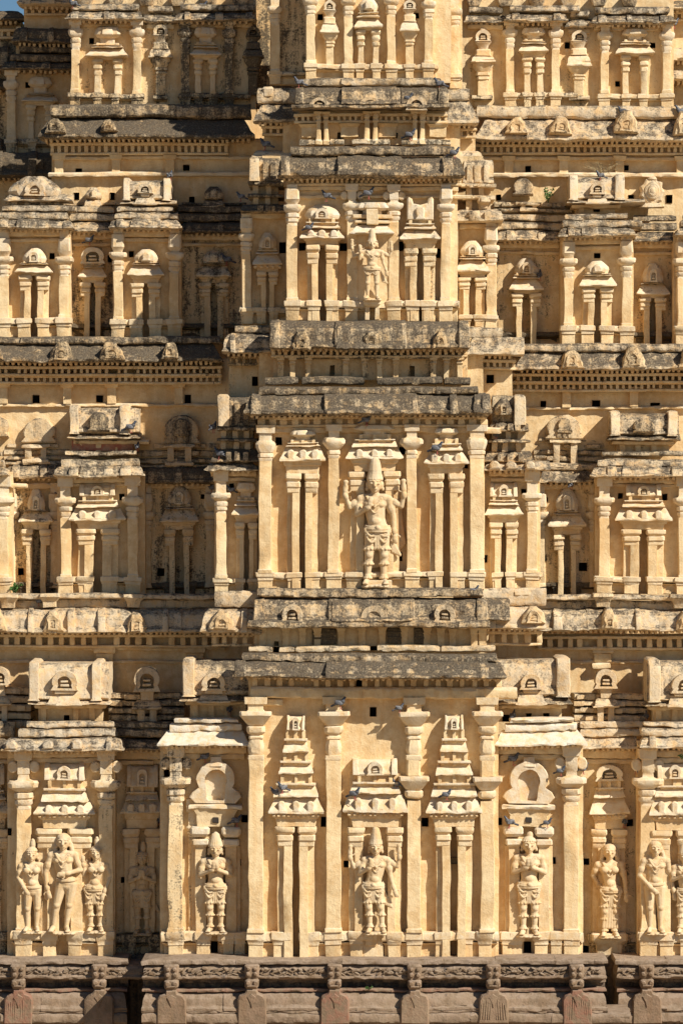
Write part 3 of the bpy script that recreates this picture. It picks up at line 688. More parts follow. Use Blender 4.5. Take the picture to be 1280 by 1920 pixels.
# bands behind the roofs of the lowest storey
wall(-72, 480, 912, 1165, 1300, [(518, 1217, 10, 12), (700, 1213, 12, 14)], .15, 60)
wall(-275, -80, 480, 1188, 1400, [(248, 1347, 12, 11), (104, 1350, 8, 8)], .1, 20); wall(-275, 905, 1420, 1188, 1400, [(1180, 1350, 15, 11), (1040, 1350, 8, 8)], .08, 20)
for a, b, bx in ((-80, 420, (197, 365)), (1005, 1420, (1128,))):
    m = MB(Lay(-275)); m.eave(a, b, 1213, 1219, 10, kind='flat'); m.eave(a, b, 1238, 1244, 8, kind='flat')
    for x in bx: m.eave(x - 20, x + 20, 1211, 1224, 18, kind='flat', blocks=False); m.box(x - 16, x + 16, 1224, 1241, 13); m.eave(x - 20, x + 14, 1242, 1252, 18, kind='flat', blocks=False)
    part('string_course', m)
# ------------------------------------------------------------ second storey
C2, F2, A2, R2 = -70, -108, -295, -345
wall(C2, 485, 908, 778, 1104, [(567, 997, 11, 210), (836, 997, 14, 210), (522, 827, 12, 15), (755, 845, 14, 14), (872, 872, 10, 12), (750, 1043, 8, 18), (908 - 1, 1047, 2, 2)], .05, 130)
wall(F2, 402, 500, 872, 1110, [(462, 1045.5, 10, 121), (435, 912, 9, 11), (491, 1056, 10, 14)], .12, 130); wall(F2, 895, 1012, 872, 1104, [(943, 1043.5, 10, 117), (982, 922, 11, 11), (907, 1048, 13, 15)], .05, 130)
wall(A2, 108, 272, 884, 1114, [(185, 1054, 17, 116), (229, 932, 10, 12)], .08, 70); wall(A2, 1115, 1420, 884, 1114, [(1204, 1054, 17, 116), (1162, 930, 9, 11), (1245, 932, 10, 12)], .05, 70); wall(A2, -90, 24, 884, 1114, [], .05, 70)
wall(R2, 0, 480, 884, 1122, [(70, 1054, 17, 116), (337, 1055, 17, 118), (40, 1072, 11, 13), (302, 1072, 13, 15), (380, 932, 9, 9), (112, 935, 9, 9)], .4, 10); wall(R2, 960, 1200, 884, 1122, [(1061, 1061, 14, 110), (1022, 937, 8, 9), (1019, 1047, 9, 10), (1092, 1063, 15, 16)], .32, 10)
cornice(C2, 458, 921, 740, 778, 50, 'round', .64, .455, slabs=[(484, 896, 727, 741, 30)], res=[(614, 773, 11), (886, 915, 6)], ribs=[(480, 9), (616, 8), (770, 10), (910, 8), (848, 7)], dent=(490, 906, 786, 797, 11, 20, 7), label='long grey eave darkened by algae over the tall central statue')
m = MB(Lay(C2)); m.eave(490, 905, 801, 812, 9, kind='flat'); part('beam', m)
for cx, cap, hw, cw in ((498, 827, 11.5, 1.6), (625, 822, 10, 2.15), (771, 822, 9, 2.4), (893, 822, 13, 1.45)):
    pilaster(C2, cx, hw, 799, cap, 1073, 'plain', 24, 1.1, .04, cw, 'step')
podium(C2, 485, 908, 1073, 1103, [(498, 14), (552, 12), (587, 12), (625, 14), (664, 14), (771, 13), (815, 12), (858, 12), (893, 14)], [(563, 574), (828, 842)], 22, .1)
shrine(C2, 567, 86, 807, 826, 838, 866, 888, 1103, 11, 'block', 24, 1, .03, True, 23, .56); shrine(C2, 836, 84, 802, 824, 846, 870, 888, 1103, 14, 'block', 24, 1, .03, True, 24, .52)
shrine(C2, 702, 108, 797, 815, 838, 860, 884, 1073, 40, 'block', 20, 1, .03, True, 26, .70)
m = MB(Lay(C2)); m.pale = .2; m.box(685, 733, 1088, 1103, 40); m.slab([(744, 905), (750, 930), (757, 990), (762, 1020), (752, 1030), (740, 1060), (700, 1066), (672, 1066), (680, 900)], -4, 8, 2); part('statue_plinth', m)
# harantara band and lower roof under it
cornice(C2 + 20, 478, 912, 1122, 1162, 38, 'vault', .55, .45, slabs=[(484, 904, 1103, 1119, 26), (466, 916, 1161, 1176, 48)], res=[(622, 770, 11)], ribs=[(487, 9), (626, 9), (766, 9), (902, 10)],
        kud=[(548, 20, 1132, 1166), (700, 25, 1134, 1172), (832, 20, 1132, 1166)], label='rounded roof course with small horseshoe arches under the tall statue')
m = MB(Lay(-50)); m.stain = .1
m.wall(478, 912, 1176, 1212, [(518, 1206, 9, 9)], 60)
for x in (492, 535, 567, 595, 640, 678, 716, 757, 800, 826, 848, 888, 903): m.stack(x, [(1176, 9, 16), (1186, 6, 9), (1187, 8, 9), (1190, 6, 7), (1212, 6, 7)], ch=.05)
m.stain = .8
for a, b in ((585, 630), (725, 752), (775, 795)): m.box(a, b, 1178, 1208, 6); m.box(a, b, 1184, 1188, 8); m.box(a, b, 1194, 1198, 8)
o = part('frieze_band', m, [PLASTER, HOLE]); m = MB(Lay(-50)); m.stain = .25; m.pale = .5
for a, b in ((468, 512), (524, 552), (554, 692), (706, 823), (826, 926)): m.eave(a, b, 1211, 1222, 26, kind='flat', blocks=False)
part('coping', m, ROOF, 1.3, o)
# flanks
for (x0, x1, px, pcap, sx, rx, hw_, st) in ((384, 487, 415, 925, 462, [(420, 12)], 54, .2), (903, 1019, 996, 925, 943, [(972, 13)], 74, .1)):
    cornice(F2, x0, x1, 865, 882, 42, 'slope', st + .2, .6, kud=[] if x0 < 600 else [(925, 9, 864, 880), (955, 9, 864, 880), (990, 9, 864, 880)])
    m = MB(Lay(F2)); m.eave(x0 + 12, x1 - 6, 883, 893, 14, kind='flat', blocks=False); m.eave(x0 + 16, x1 - 8, 896, 903, 8, kind='flat', blocks=False); part('beam', m)
    pilaster(F2, px, 9.5, 884, pcap, 1084 if x0 < 600 else 1074, 'ring', 20, .95, .06, 2.0, 'step')
    shrine(F2, sx, hw_, 905, 932, 948, 966, 980, 1106 if x0 < 600 else 1103, 10, 'barrel' if x0 > 600 else 'block', 18, 1, st * .5, True, hw_ * .27, .66, bulbs=False)
    podium(F2, x0 + 17, x1 - 4, 1085 if x0 < 600 else 1074, 1108 if x0 < 600 else 1103, [(px, 12), (sx - 12, 8), (sx + 14, 8)], [(sx - 5, sx + 5)], 18, st)
# stepped piles above the flank cornices
def pile(d, x0, x1, levels, rib=None, dome=None, stain=.4):
    m = MB(Lay(d)); m.bk = -75; m.pale = .4
    m.stain = stain * .5; m.wall(x0 + 6, x1 - 6, levels[0][0], levels[-1][1], (), 60)
    for (a, b, o_, dp, kind) in levels:
        m.stain = stain; m.eave(x0 - o_, x1 + o_, a, b, dp, kind=kind, vary=1.6, ret=.3)
        for q in (.25, .5, .75): xx = x0 + (x1 - x0) * q + random.uniform(-4, 4); m.box(xx - 5, xx + 5, a + (b - a) * .2, b - 1, dp + 3)
    m.stain = stain * .4
    for (a, b, *_), (c, e, *_2) in zip(levels, levels[1:]):
        if c - b > 6:
            x = x0 + 10
            while x < x1 - 6: m.box(x - 5, x + 5, b - 1, c + 1, 14); x += random.uniform(19, 26)
    o = part('stepped_tier', m, ROOF, 1.4)
    if rib: 
        r = MB(Lay(d)); r.bk = -75; r.stain = stain * .4; r.pale = .5
        for x, w_, a, b, dp in rib: r.stack(x, [(a, w_ * .7, dp * .6), (a + 4, w_, dp * .9), (a + 12, w_, dp), (b, w_ * 1.05, dp + 3)], ch=.12)
        part('roof_end', r, ROOF, 1.3, o)
    if dome:
        r = MB(Lay(d)); r.bk = -75; r.stain = stain; r.pale = .4
        for (rk, cx, hw, a, b, dp) in dome: roof(r, rk, cx, hw, a, b, dp)
        part('small_dome', r, ROOF, 1.3, o)
pile(F2, 409, 480, [(745, 800, 0, 18, 'vault'), (800, 808, 2, 30, 'flat'), (822, 828, 2, 26, 'flat'), (842, 866, 12, 34, 'slope')], [(420, 10, 740, 800, 30)], None, .65)
pile(F2, 915, 990, [(742, 790, -6, 12, 'vault'), (790, 808, 0, 34, 'round'), (824, 830, 2, 28, 'flat'), (846, 866, 8, 30, 'slope')], [(972, 11, 740, 796, 34)], [('dome', 942, 17, 748, 778, 34)], .5)
# outer aedicules, second storey
for (x0, x1, p1, p2, sx, b1) in ((102, 272, 125, 250, 185, 1112), (1104, 1300, 1131, 1279, 1204, 1112), (-100, 20, -60, 8, -40, 1112)):
    cornice(A2, x0, x1, 874, 894, 44, 'round', .42, .6, res=[(x0 + (x1 - x0) * .3, x0 + (x1 - x0) * .7, 7)], slabs=[(x0 + 14, x1 - 10, 862, 876, 26), (x0 + 22, x1 - 16, 847, 855, 24)], ribs=[(x0 + 40, 8), ((x0 + x1) / 2 - 12, 8), ((x0 + x1) / 2 + 18, 8), (x1 - 35, 9)])
    m = MB(Lay(A2)); m.eave(x0 + 8, x1 - 8, 895, 906, 15, kind='flat'); m.eave(x0 + 12, x1 - 12, 907, 913, 8, kind='flat'); part('beam', m)
    for p in (p1, p2): pilaster(A2, p, 9.5, 895, 933, 1083, 'ring', 22, 1.0, .05, 2.1, 'step')
    shrine(A2, sx, 106 if x0 > 0 else 70, 908, 930, 952, 976, 992, b1, 17, 'barrel', 22, 1, .06, True, 29, .6, pal=.45)
    podium(A2, x0 + 8, x1 - 4, 1082, b1, [(p1, 14), (p2, 14), (sx - 22, 13), (sx + 22, 13)], [(sx - 9, sx + 9)], 22, .1)
vault(A2 - 25, 133, 256, 765, 812, 824, 848, [(143, 8), (236, 9)], [], .35, .5, neckdp=12); vault(A2 - 25, 1140, 1266, 776, 815, 826, 848, [(1150, 9), (1257, 9)], [], .45, .5, neckdp=12)
for cx in (189, 1203):
    m = MB(Lay(A2 - 25)); m.stain = .55; m.pale = .3; m.slab(arch_pts(cx, 774 if cx < 600 else 784, 812, 19), 20, 50, 3); part('horseshoe_arch', m, ROOF, 1.5)
m = MB(Lay(A2 - 25)); m.red = .9; m.box(136, 250, 826, 846, 20, ch=.02); part('bare_brick_neck', m, stone('bare_brick', (.42, .22, .14), (.5, .3, .2), (.6, .5, .4), (.08, .06, .05), 1.0, red=(.4, .13, .08)), 1.2, label='patch of red brick where plaster has fallen off')
# recess bays, second storey
cornice(R2, 10, 115, 872, 896, 30, 'round', .5, .5); cornice(R2, 262, 410, 876, 906, 34, 'round', .72, .3); cornice(R2, 1008, 1115, 880, 904, 34, 'slope', .45, .5, slabs=[(1008, 1115, 868, 880, 22)])
for (a, b) in ((10, 115), (262, 410), (1000, 1118)):
    m = MB(Lay(R2)); m.stain = .15; m.eave(a, b, 907, 917, 9, kind='flat'); part('beam', m)
shrine(R2, 70, 64, 918, 956, 958, 978, 992, 1112, 17, 'dome', 20, 1, .25, False, 17, .55); shrine(R2, 337, 74, 912, 945, 955, 980, 993, 1114, 17, 'dome', 20, 1, .35, False, 17, .62); shrine(R2, 1061, 70, 916, 956, 964, 988, 1003, 1116, 14, 'dome', 20, 1, .22, False, 17, .62)
for x in (22, 104, 276, 394, 1012, 1112): pilaster(R2, x, 8, 908, 960, 1100, 'ring', 12, .9, .2, 1.9, 'cube')
podium(R2, 24, 110, 1092, 1116, [(50, 10), (88, 10)], [], 12, 1.1); podium(R2, 262, 410, 1092, 1116, [(318, 10), (356, 10)], [], 12, 1.25); podium(R2, 1008, 1116, 1094, 1116, [(1044, 10), (1078, 10)], [], 12, 1.2)  # high last values paint the black shade of deep gaps into these podiums
def ghost(d, cx, hw, y0, y1, stain, inner, dp=16):
    m = MB(Lay(d)); m.bk = -75; m.stain = stain; m.pale = .3; o = arch_pts(cx, y0, y1, hw, .08); m.slab(o, -75, dp, 3)
    if inner:
        m.stain = stain * 1.4; kudu(m, cx, y0 + (y1 - y0) * .14, y1 - (y1 - y0) * .3, hw * .42, dp - 4, dp + 8, False); m.box(cx - hw * .4, cx + hw * .4, y0 + (y1 - y0) * .66, y0 + (y1 - y0) * .72, dp + 7, 2)
        for q in (-.3, 0, .3): m.box(cx + q * hw - 3, cx + q * hw + 3, y0 + (y1 - y0) * .7, y1 - 3, dp + 4, 2)
    part('worn_arch_panel', m, ROOF, 1.6)
def courses(d, x0, x1, y0, y1, cx, stain, hw=20):
    m = MB(Lay(d)); m.bk = -75; m.stain = stain; m.pale = .35; y = y0
    while y < y1 - 6:
        h = random.uniform(9, 14)
        for _ in range(3): xx = random.uniform(x0 + 8, x1 - 8); m.box(xx - random.uniform(5, 12), xx + random.uniform(5, 12), y + 1, min(y1, y + h * .8) - 1, 12 + 20 * (y - y0) / (y1 - y0) + random.uniform(2, 7))
        m.eave(x0, x1, y, min(y1, y + h * .8), 8 + 20 * (y - y0) / (y1 - y0), kind='flat', vary=1.8, ret=0); y += h
    m.stain = stain * .5
    m.box(cx - hw, cx - hw * .45, y0 + 3, y1 - 10, 30); m.box(cx + hw * .45, cx + hw, y0 + 3, y1 - 10, 30); m.eave(cx - hw * 1.3, cx + hw * 1.3, y0 + 2, y0 + 9, 34, kind='flat', blocks=False); m.box(cx - hw * .45, cx + hw * .45, y0 + 8, y1 - 14, 12)
    m.eave(cx - hw * 1.2, cx + hw * 1.2, y1 - 12, y1 - 4, 36, kind='flat', blocks=False)
    part('stepped_course', m, ROOF, 1.5)
courses(R2 - 15, 256, 412, 832, 878, 338, .5, 22); courses(R2 - 15, 10, 128, 832, 874, 70, .35, 20); courses(R2 - 15, 1000, 1130, 822, 880, 1057, .45, 22)
ghost(-348, 341, 33, 778, 835, .5, True, 14); ghost(-348, 74, 30, 784, 832, .25, False, 14); ghost(-348, 1056, 33, 776, 824, .3, True, 16); ghost(-348, -5, 22, 780, 820, .4, False, 20)
# roof courses of the first storey under the second (wings)
cornice(A2 + 30, -90, 420, 1140, 1184, 52, 'vault', .30, .6, slabs=[(-90, 410, 1113, 1123, 30), (-90, 408, 1124, 1140, 12)], lumps=[(0, 20, 1140, 1182), (104, 20, 1143, 1182), (258, 20, 1146, 1184)], dent=(-90, 405, 1194, 1210, 10, 20, 9, .08), label='long weathered roof course with worn plaster stubs at left')
cornice(A2 + 30, 955, 1420, 1142, 1180, 52, 'vault', .32, .65, slabs=[(990, 1420, 1116, 1125, 30), (990, 1420, 1126, 1142, 12)], lumps=[(1137, 17, 1140, 1180), (1277, 17, 1144, 1180)], dent=(1012, 1420, 1197, 1214, 10, 18, 8, .04), label='long weathered roof course with worn plaster stubs at right')
cornice(F2 + 30, 378, 492, 1142, 1186, 46, 'vault', .35, .6, slabs=[(402, 492, 1108, 1138, 20)], lumps=[(418, 25, 1142, 1182)], dent=(402, 480, 1194, 1208, 8, 17, 8, .3)); cornice(F2 + 30, 900, 1022, 1138, 1178, 46, 'vault', .14, .6, slabs=[(900, 1004, 1104, 1136, 18)], lumps=[(1000, 24, 1138, 1168)], dent=(900, 1010, 1188, 1206, 10, 20, 9, .03))
m = MB(Lay(F2 + 25)); m.pale = .3
for x in (978,): m.stack(x, [(1110, 15, 26), (1116, 14, 26), (1120, 10, 22), (1127, 9, 20)], ch=.1)
part('corbel', m)
for x in (20, 97, 253, 1128, 1272):
    m = MB(Lay(A2 + 30)); m.stain = .3; m.pale = .4; m.stack(x, [(1113, 18, 40), (1119, 19, 42), (1128, 13, 34), (1138, 12, 32)], ch=.1)
    part('corbel', m, ROOF, 1.6)
# ------------------------------------------------------------ third storey
C3, F3, A3, R3 = -140, -205, -370, -420
wall(-150, 485, 905, 655, 800, [], .12, 80)
wall(C3, 540, 858, 325, 604, [(604, 533.5, 15, 137), (787, 536, 13, 132), (567, 463, 12, 15), (643, 463, 13, 15), (750, 462, 14, 18), (822, 475, 13, 18)], .06, 130)
wall(F3, 452, 560, 395, 612, [(530, 465, 13, 20)], .2, 120); wall(F3, 845, 930, 395, 612, [], .05, 120)
wall(A3, 212, 340, 425, 636, [(275, 585, 13, 98), (247, 477, 9, 12)], .12, 70); wall(A3, -80, 132, 425, 634, [(66, 576, 13, 112), (98, 480, 10, 12)], .06, 70)
wall(A3, 1050, 1186, 436, 650, [(1118, 596.5, 13, 103), (1119, 479, 12, 10)], .06, 70); wall(A3, 1262, 1420, 436, 650, [], .06, 70)
wall(R3, -80, 560, 425, 645, [(175, 583.5, 11, 97), (402, 585, 13, 98), (206, 485, 8, 12)], .44, 10); wall(R3, 860, 1420, 436, 655, [(985, 602, 16, 92), (1222, 606, 12, 84), (1180, 543, 8, 15)], .34, 10)
cornice(C3, 520, 870, 295, 334, 48, 'round', .64, .45, slabs=[(545, 852, 276, 292, 28)], res=[(632, 756, 12)], ribs=[(536, 8), (640, 8), (745, 8), (838, 9)], dent=(548, 862, 337, 345, 10, 9, 3, .1), label='cracked grey eave over the four armed statue of the third storey')
m = MB(Lay(C3)); m.eave(545, 860, 350, 358, 10, kind='flat'); m.eave(560, 850, 366, 372, 7, kind='flat'); part('beam', m)
for cx, cap, hw, cw in ((548, 386, 10, 1.7), (835, 385, 9, 1.9)): pilaster(C3, cx, hw, 350, cap, 566, 'ring', 24, .95, .08, cw, 'cube', pal=.7)
for cx in (659, 738): pilaster(C3, cx, 9.5, 350, 383, 565, 'ring', 22, .9, .03, 1.85, 'tall', pal=.7)
m = MB(Lay(C3)); m.wall(653, 745, 424, 568, (), 24, dp=20); part('wall_panel', m, [PLASTER, HOLE])
shrine(C3, 604, 82, 384, 412, 430, 449, 462, 602, 15, 'dome', 26, 1, .04, True, 20, .82); shrine(C3, 787, 76, 371, 415, 432, 452, 468, 602, 13, 'horn', 26, 1, .25, True, 22, .66)
m = MB(Lay(C3)); m.pale = .8; roof(m, 'block', 697, 32, 382, 405, 34); m.pale = .2; m.box(686, 708, 395, 424, 38); m.box(660, 735, 405, 412, 30); m.box(664, 731, 416, 421, 30); m.pale = .9; m.eave(655, 738, 423, 442, 46, kind='slope', blocks=False); part('niche_roof', m)
podium(C3, 536, 862, 566, 602, [(548, 12), (588, 11), (622, 11), (658, 12), (738, 12), (773, 11), (802, 11), (835, 12)], [(597, 612), (780, 793)], 26, .12)
m = MB(Lay(C3)); m.pale = .3; m.stack(697, [(562, 15, 44), (564, 17, 46), (572, 16, 45), (577, 12, 40)], ch=.2); m.box(684, 692, 576, 602, 38); m.box(703, 711, 576, 602, 38); part('statue_plinth', m)
# roof and pillared band under it
cornice(C3 + 25, 508, 880, 603, 655, 42, 'vault', .62, .45, slabs=[], res=[(630, 754, 11)], ribs=[(516, 9), (633, 6), (752, 8), (868, 10)], lumps=[(565, 19, 622, 660), (697, 24, 620, 656), (824, 19, 622, 655)], dent=(512, 872, 657, 667, 12, 12, 6, .35), label='mossy vaulted roof course with three worn arch stubs')
m = MB(Lay(C2 - 55)); m.stain = .3
m.wall(512, 876, 655, 712, [(623, 695, 9, 20), (773, 697, 9, 20)], 60)
for x in (526, 549, 578, 648, 684, 711, 741, 812, 836, 862): m.stack(x, [(668, 7, 22), (676, 7, 22), (677, 5, 16), (682, 6, 18), (685, 5, 15), (712, 5, 15)], ch=.1)
m.stain = .55; m.eave(512, 876, 668, 673, 24, kind='flat'); o = part('frieze_band', m, [PLASTER, HOLE], 1.3); m = MB(Lay(C2 - 50)); m.stain = .75; m.pale = .6
for a, b in ((497, 560), (568, 682), (706, 828), (832, 882)): m.eave(a, b, 708, 722, 26, kind='flat', blocks=False)
part('coping', m, ROOF, 1.6, o)
# flanks
pile(F3, 470, 528, [(296, 342, 0, 16, 'vault'), (342, 350, 4, 28, 'flat'), (366, 372, 4, 26, 'flat'), (384, 400, 18, 36, 'round')], [(478, 9, 296, 342, 30)], None, .6)
pile(F3, 868, 925, [(300, 345, 0, 14, 'vault'), (345, 352, 4, 28, 'flat'), (368, 376, 2, 24, 'flat'), (394, 418, 16, 42, 'round')], None, [('block', 905, 12, 370, 392, 30)], .3)
for a, b in ((456, 545), (860, 935)):
    m = MB(Lay(F3)); m.eave(a, b, 401 if a < 600 else 420, 412 if a < 600 else 430, 14, kind='flat', blocks=False); part('beam', m)
pilaster(F3, 463, 8.5, 404, 440, 585, 'ring', 20, .9, .2, 1.7, 'cube'); pilaster(F3, 919, 9, 420, 462, 590, 'ring', 22, .9, .03, 1.8, 'cube')
shrine(F3, 502, 56, 437, 466, 478, 498, 511, 606, 7, 'dome', 18, 1, .2, False, 15, .62, dent=True); shrine(F3, 884, 64, 452, 480, 488, 512, 522, 612, 12, 'dome', 24, 1, .1, True, 18, .7)
podium(F3, 452, 545, 578, 608, [(463, 11), (489, 8), (514, 8)], [(499, 506)], 16, .3); podium(F3, 860, 932, 592, 616, [(872, 9), (898, 9), (919, 10)], [(881, 888)], 24, .05)
cornice(F3 + 28, 416, 512, 628, 664, 48, 'vault', .5, .6, slabs=[(440, 505, 612, 626, 16)], dent=(432, 508, 672, 682, 8, 11, 6, .5)); cornice(F3 + 28, 872, 972, 634, 668, 46, 'slope', .3, .6, slabs=[(880, 940, 614, 634, 18)], dent=(878, 962, 680, 690, 10, 12, 6, .1))
wall(F3 + 20, 430, 520, 664, 760, [(478, 715, 11, 17)], .25, 90); wall(F3 + 20, 872, 960, 664, 760, [(918, 711, 14, 16)], .06, 90)
# outer aedicules, third storey
def aed3(x0, x1, ytop, ybase, p1, p2, cap, sx, srt, srb, ser, seb, scb, sw, rkind, stain):
    cornice(A3, x0, x1, ytop - 4, ytop + 14, 44, 'round', .45, .7, res=[(x0 + (x1 - x0) * .3, x0 + (x1 - x0) * .7, 7)], slabs=[(x0 + 10, x1 - 10, ytop - 16, ytop - 3, 30), (x0 + 16, x1 - 16, ytop - 28, ytop - 18, 26)], mat=ROOF)
    m = MB(Lay(A3)); m.stain = stain; m.eave(x0 + 8, x1 - 8, ytop + 15, ytop + 28, 16, kind='flat'); m.eave(x0 + 12, x1 - 12, ytop + 31, ytop + 38, 8, kind='flat'); part('beam', m)
    for p in (p1, p2): pilaster(A3, p, 8.5, ytop + 16, cap, ybase - 34, 'ring', 22, .95, stain, 2.0, 'cube', pal=.5)
    shrine(A3, sx, sw, srt, srb, ser, seb, scb, ybase, 13, rkind, 22, 1, stain, True, 20, .66)
    podium(A3, x0 + 12, x1 - 8, ybase - 34, ybase, [(p1, 12), (p2, 12), (sx - 18, 11), (sx + 18, 11)], [(sx - 6, sx + 6)], 24, .12 + stain)
aed3(207, 342, 417, 634, 223, 328, 475, 275, 468, 492, 498, 519, 533, 68, 'dome', .15); aed3(-10, 140, 416, 632, 10, 122, 482, 66, 465, 492, 497, 512, 518, 70, 'dome', .02)
aed3(1042, 1190, 431, 646, 1064, 1172, 485, 1118, 490, 512, 518, 538, 542, 70, 'dome', .03); aed3(1262, 1400, 431, 646, 1276, 1380, 485, 1330, 490, 512, 518, 538, 542, 70, 'dome', .03)
vault(A3 - 25, 233, 324, 340, 376, 386, 402, [(240, 6), (315, 6)], [(275, 14, 348, 366)], .3, .7, neckdp=12); vault(A3 - 25, 1064, 1166, 334, 376, 384, 404, [(1073, 8), (1158, 8)], [(1117, 14, 345, 368)], .3, .7, [(1117, 390, 12, 16)], neckdp=12)
m = MB(Lay(A3 - 20)); m.stain = .35; m.pale = .7; roof(m, 'dome', 68, 52, 332, 370, 40); m.eave(12, 126, 366, 380, 44, kind='round'); m.wall(20, 120, 376, 412, (), 50, dp=12); m.eave(14, 124, 392, 400, 28, kind='flat')
for x in (30, 54, 82, 108): m.box(x - 5, x + 5, 380, 396, 24)
part('domed_roof', m, [ROOF, HOLE], 1.6)
m = MB(Lay(R3 - 5)); m.stain = .25; m.pale = .5; m.slab([(1219 + (22 + 2.0 * math.cos(9 * t)) * math.cos(t), 361 + (24 + 2 * math.cos(9 * t)) * math.sin(t)) for t in [i * 6.2832 / 36 for i in range(36)]], -6, 26, 3)
for rr, dd in ((15, 31), (10, 34), (5, 37)): m.slab([(1219 + rr * math.cos(t), 360 + rr * 1.1 * math.sin(t)) for t in [i * 6.2832 / 20 for i in range(20)]], 20, dd, 3)
m.stack(1219, [(333, 6, 24), (338, 9, 28), (343, 7, 24)], ch=.3); m.stack(1219, [(382, 20, 28), (390, 24, 32)], ch=.1); part('round_medallion', m, ROOF, 1.5, label='round plaster medallion with rings carved in it')
# recess bays, third storey
for (a, b, yy, st) in ((128, 215, 418, .4), (334, 462, 418, .75), (930, 1048, 434, .4), (1186, 1266, 434, .5)):
    cornice(R3, a, b, yy, yy + 20, 34, 'round', st, .5, slabs=[(a, b, yy - 16, yy - 2, 20), (a, b, yy - 30, yy - 19, 14)])
    m = MB(Lay(R3)); m.stain = .1; m.eave(a, b, yy + 21, yy + 32, 12, kind='flat'); m.eave(a, b, yy + 38, yy + 44, 8, kind='flat'); part('beam', m)
    podium(R3, a, b, yy + 190, yy + 212, [], [], 12, 1.15)  # podium coloured near black in place of the shade in its gaps
shrine(R3, 175, 54, 464, 496, 502, 522, 531, 632, 11, 'arch', 22, 1, .12, False, 17, .8); shrine(R3, 402, 66, 470, 493, 498, 521, 533, 634, 13, 'dome', 18, 1, .35, True, 20, .68)
shrine(R3, 985, 64, 486, 514, 524, 546, 552, 648, 16, 'dome', 22, 1, .15, False, 18, .72); shrine(R3, 1222, 62, 495, 530, 533, 553, 560, 648, 12, 'dome', 20, 1, .2, False, 18, .68)
for cx, y0, y1, hw, st in ((177, 352, 374, 15, .35), (401, 350, 374, 19, .7)): backpile(R3 - 22, cx - 60, cx + 60, 380, 400, cx, y0, y1, hw, st, 'dome')
m = MB(Lay(R3 - 22)); m.stain = .5; m.pale = .5; m.slab(arch_pts(980, 337, 368, 18), -4, 26, 3); part('kuta', m, ROOF, 1.5)
courses(R3 - 22, 926, 1050, 380, 405, 990, .4, 14)
# band walls and roof courses below the third storey
wall(-350, -80, 470, 672, 890, [(67, 748, 13, 15), (187, 748, 13, 13), (352, 748, 12, 16)], .1, 20); wall(-350, 930, 1420, 672, 890, [(1017, 757, 11, 12), (1117, 757, 15, 13), (1226, 762, 18, 12)], .06, 20)
for a, b, ys, pos in ((-80, 440, 0, (8, 127, 210, 335)), (950, 1420, 6, (1060, 1186,))):
    m = MB(Lay(-349)); m.stain = .05
    for x in pos: m.stack(x, [(720 + ys, 13, 18), (726 + ys, 12, 16), (727 + ys, 8, 12), (757 + ys, 8, 12)], ch=.05)
    m.eave(a, b, 757 + ys, 762 + ys, 10, kind='flat'); part('string_course', m)
cornice(A3 + 30, -80, 418, 645, 680, 58, 'slope', .62, .5, slabs=[(-80, 412, 632, 646, 34)], lumps=[(-6, 20, 648, 679), (120, 25, 640, 678), (213, 24, 642, 678), (322, 20, 645, 676)], dent=(-80, 412, 692, 702, 22, 11.5, 6, .22), dent2=(-80, 412, 708, 717, 14, 11.5, 6, .22), label='dark roof course with plaster stubs below the third storey at left')
cornice(A3 + 30, 962, 1420, 660, 695, 58, 'slope', .45, .6, slabs=[(965, 1420, 646, 661, 34)], lumps=[(1068, 24, 656, 692), (1183, 24, 650, 692), (1290, 24, 650, 692)], dent=(958, 1420, 706, 716, 22, 11.5, 6, .12), dent2=(958, 1420, 721, 731, 14, 11.5, 6, .12), label='pale roof course with plaster stubs below the third storey at right')
# ------------------------------------------------------------ fourth storey
C4, F4, A4, R4 = -215, -275, -480, -515
wall(-222, 530, 862, 200, 345, [], .12, 80); wall(F3 + 5, 492, 905, 292, 350, [], .3, 80)
wall(C4, 572, 845, -120, 155, [(600, 32, 10, 12), (622, 135, 11, 9), (780, 30, 10, 11)], .04, 130)
wall(F4, 506, 600, -120, 152, [], .42, 130); wall(F4, 820, 866, -120, 180, [], .03, 140)
wall(A4, 135, 480, -100, 205, [(172, 77, 9, 12)], .30, 90); wall(R4, 440, 600, -100, 205, [], .6, 60); wall(A4, 850, 1262, -100, 208, [(1157, 157, 9, 10), (1063, 85, 10, 13), (1222, 85, 12, 11)], .18, 90)
for cx, cap in ((582, 0), (653, 0), (733, 0), (803, 6)): pilaster(C4, cx, 8, -40, cap, 122, 'ring', 22, .85, .03, 1.8, 'step')
pilaster(F4, 516, 8, -20, 15, 138, 'ring', 20, .85, .1, 1.8, 'step'); pilaster(F4, 852, 8, -20, 18, 140, 'ring', 20, .85, .03, 1.8, 'step')
kuta(C4, 618, 0, 45, 66, 90, 124, 13); kuta(C4, 767, 0, 42, 62, 86, 124, 13)
shrine(C4, 690, 54, -2, 22, 36, 56, 60, 122, 16, 'dome', 22, 1, .03, False, 12, .72, bulbs=True)
podium(C4, 572, 822, 122, 150, [(582, 10), (653, 10), (675, 7), (705, 7), (733, 10), (767, 8), (803, 10)], [], 22, .05); podium(F4, 506, 575, 136, 158, [(516, 10)], [], 18, .3); podium(F4, 820, 866, 140, 165, [(852, 9)], [], 20, .05)
for a, b, st in ((570, 645, .1), (640, 742, .1), (738, 826, .15)):
    m = MB(Lay(C4)); m.stain = .45; m.pale = .6; m.eave(a, b, 150, 165, 34 if a == 640 else 30, kind='flat'); part('coping', m, ROOF, 1.5)
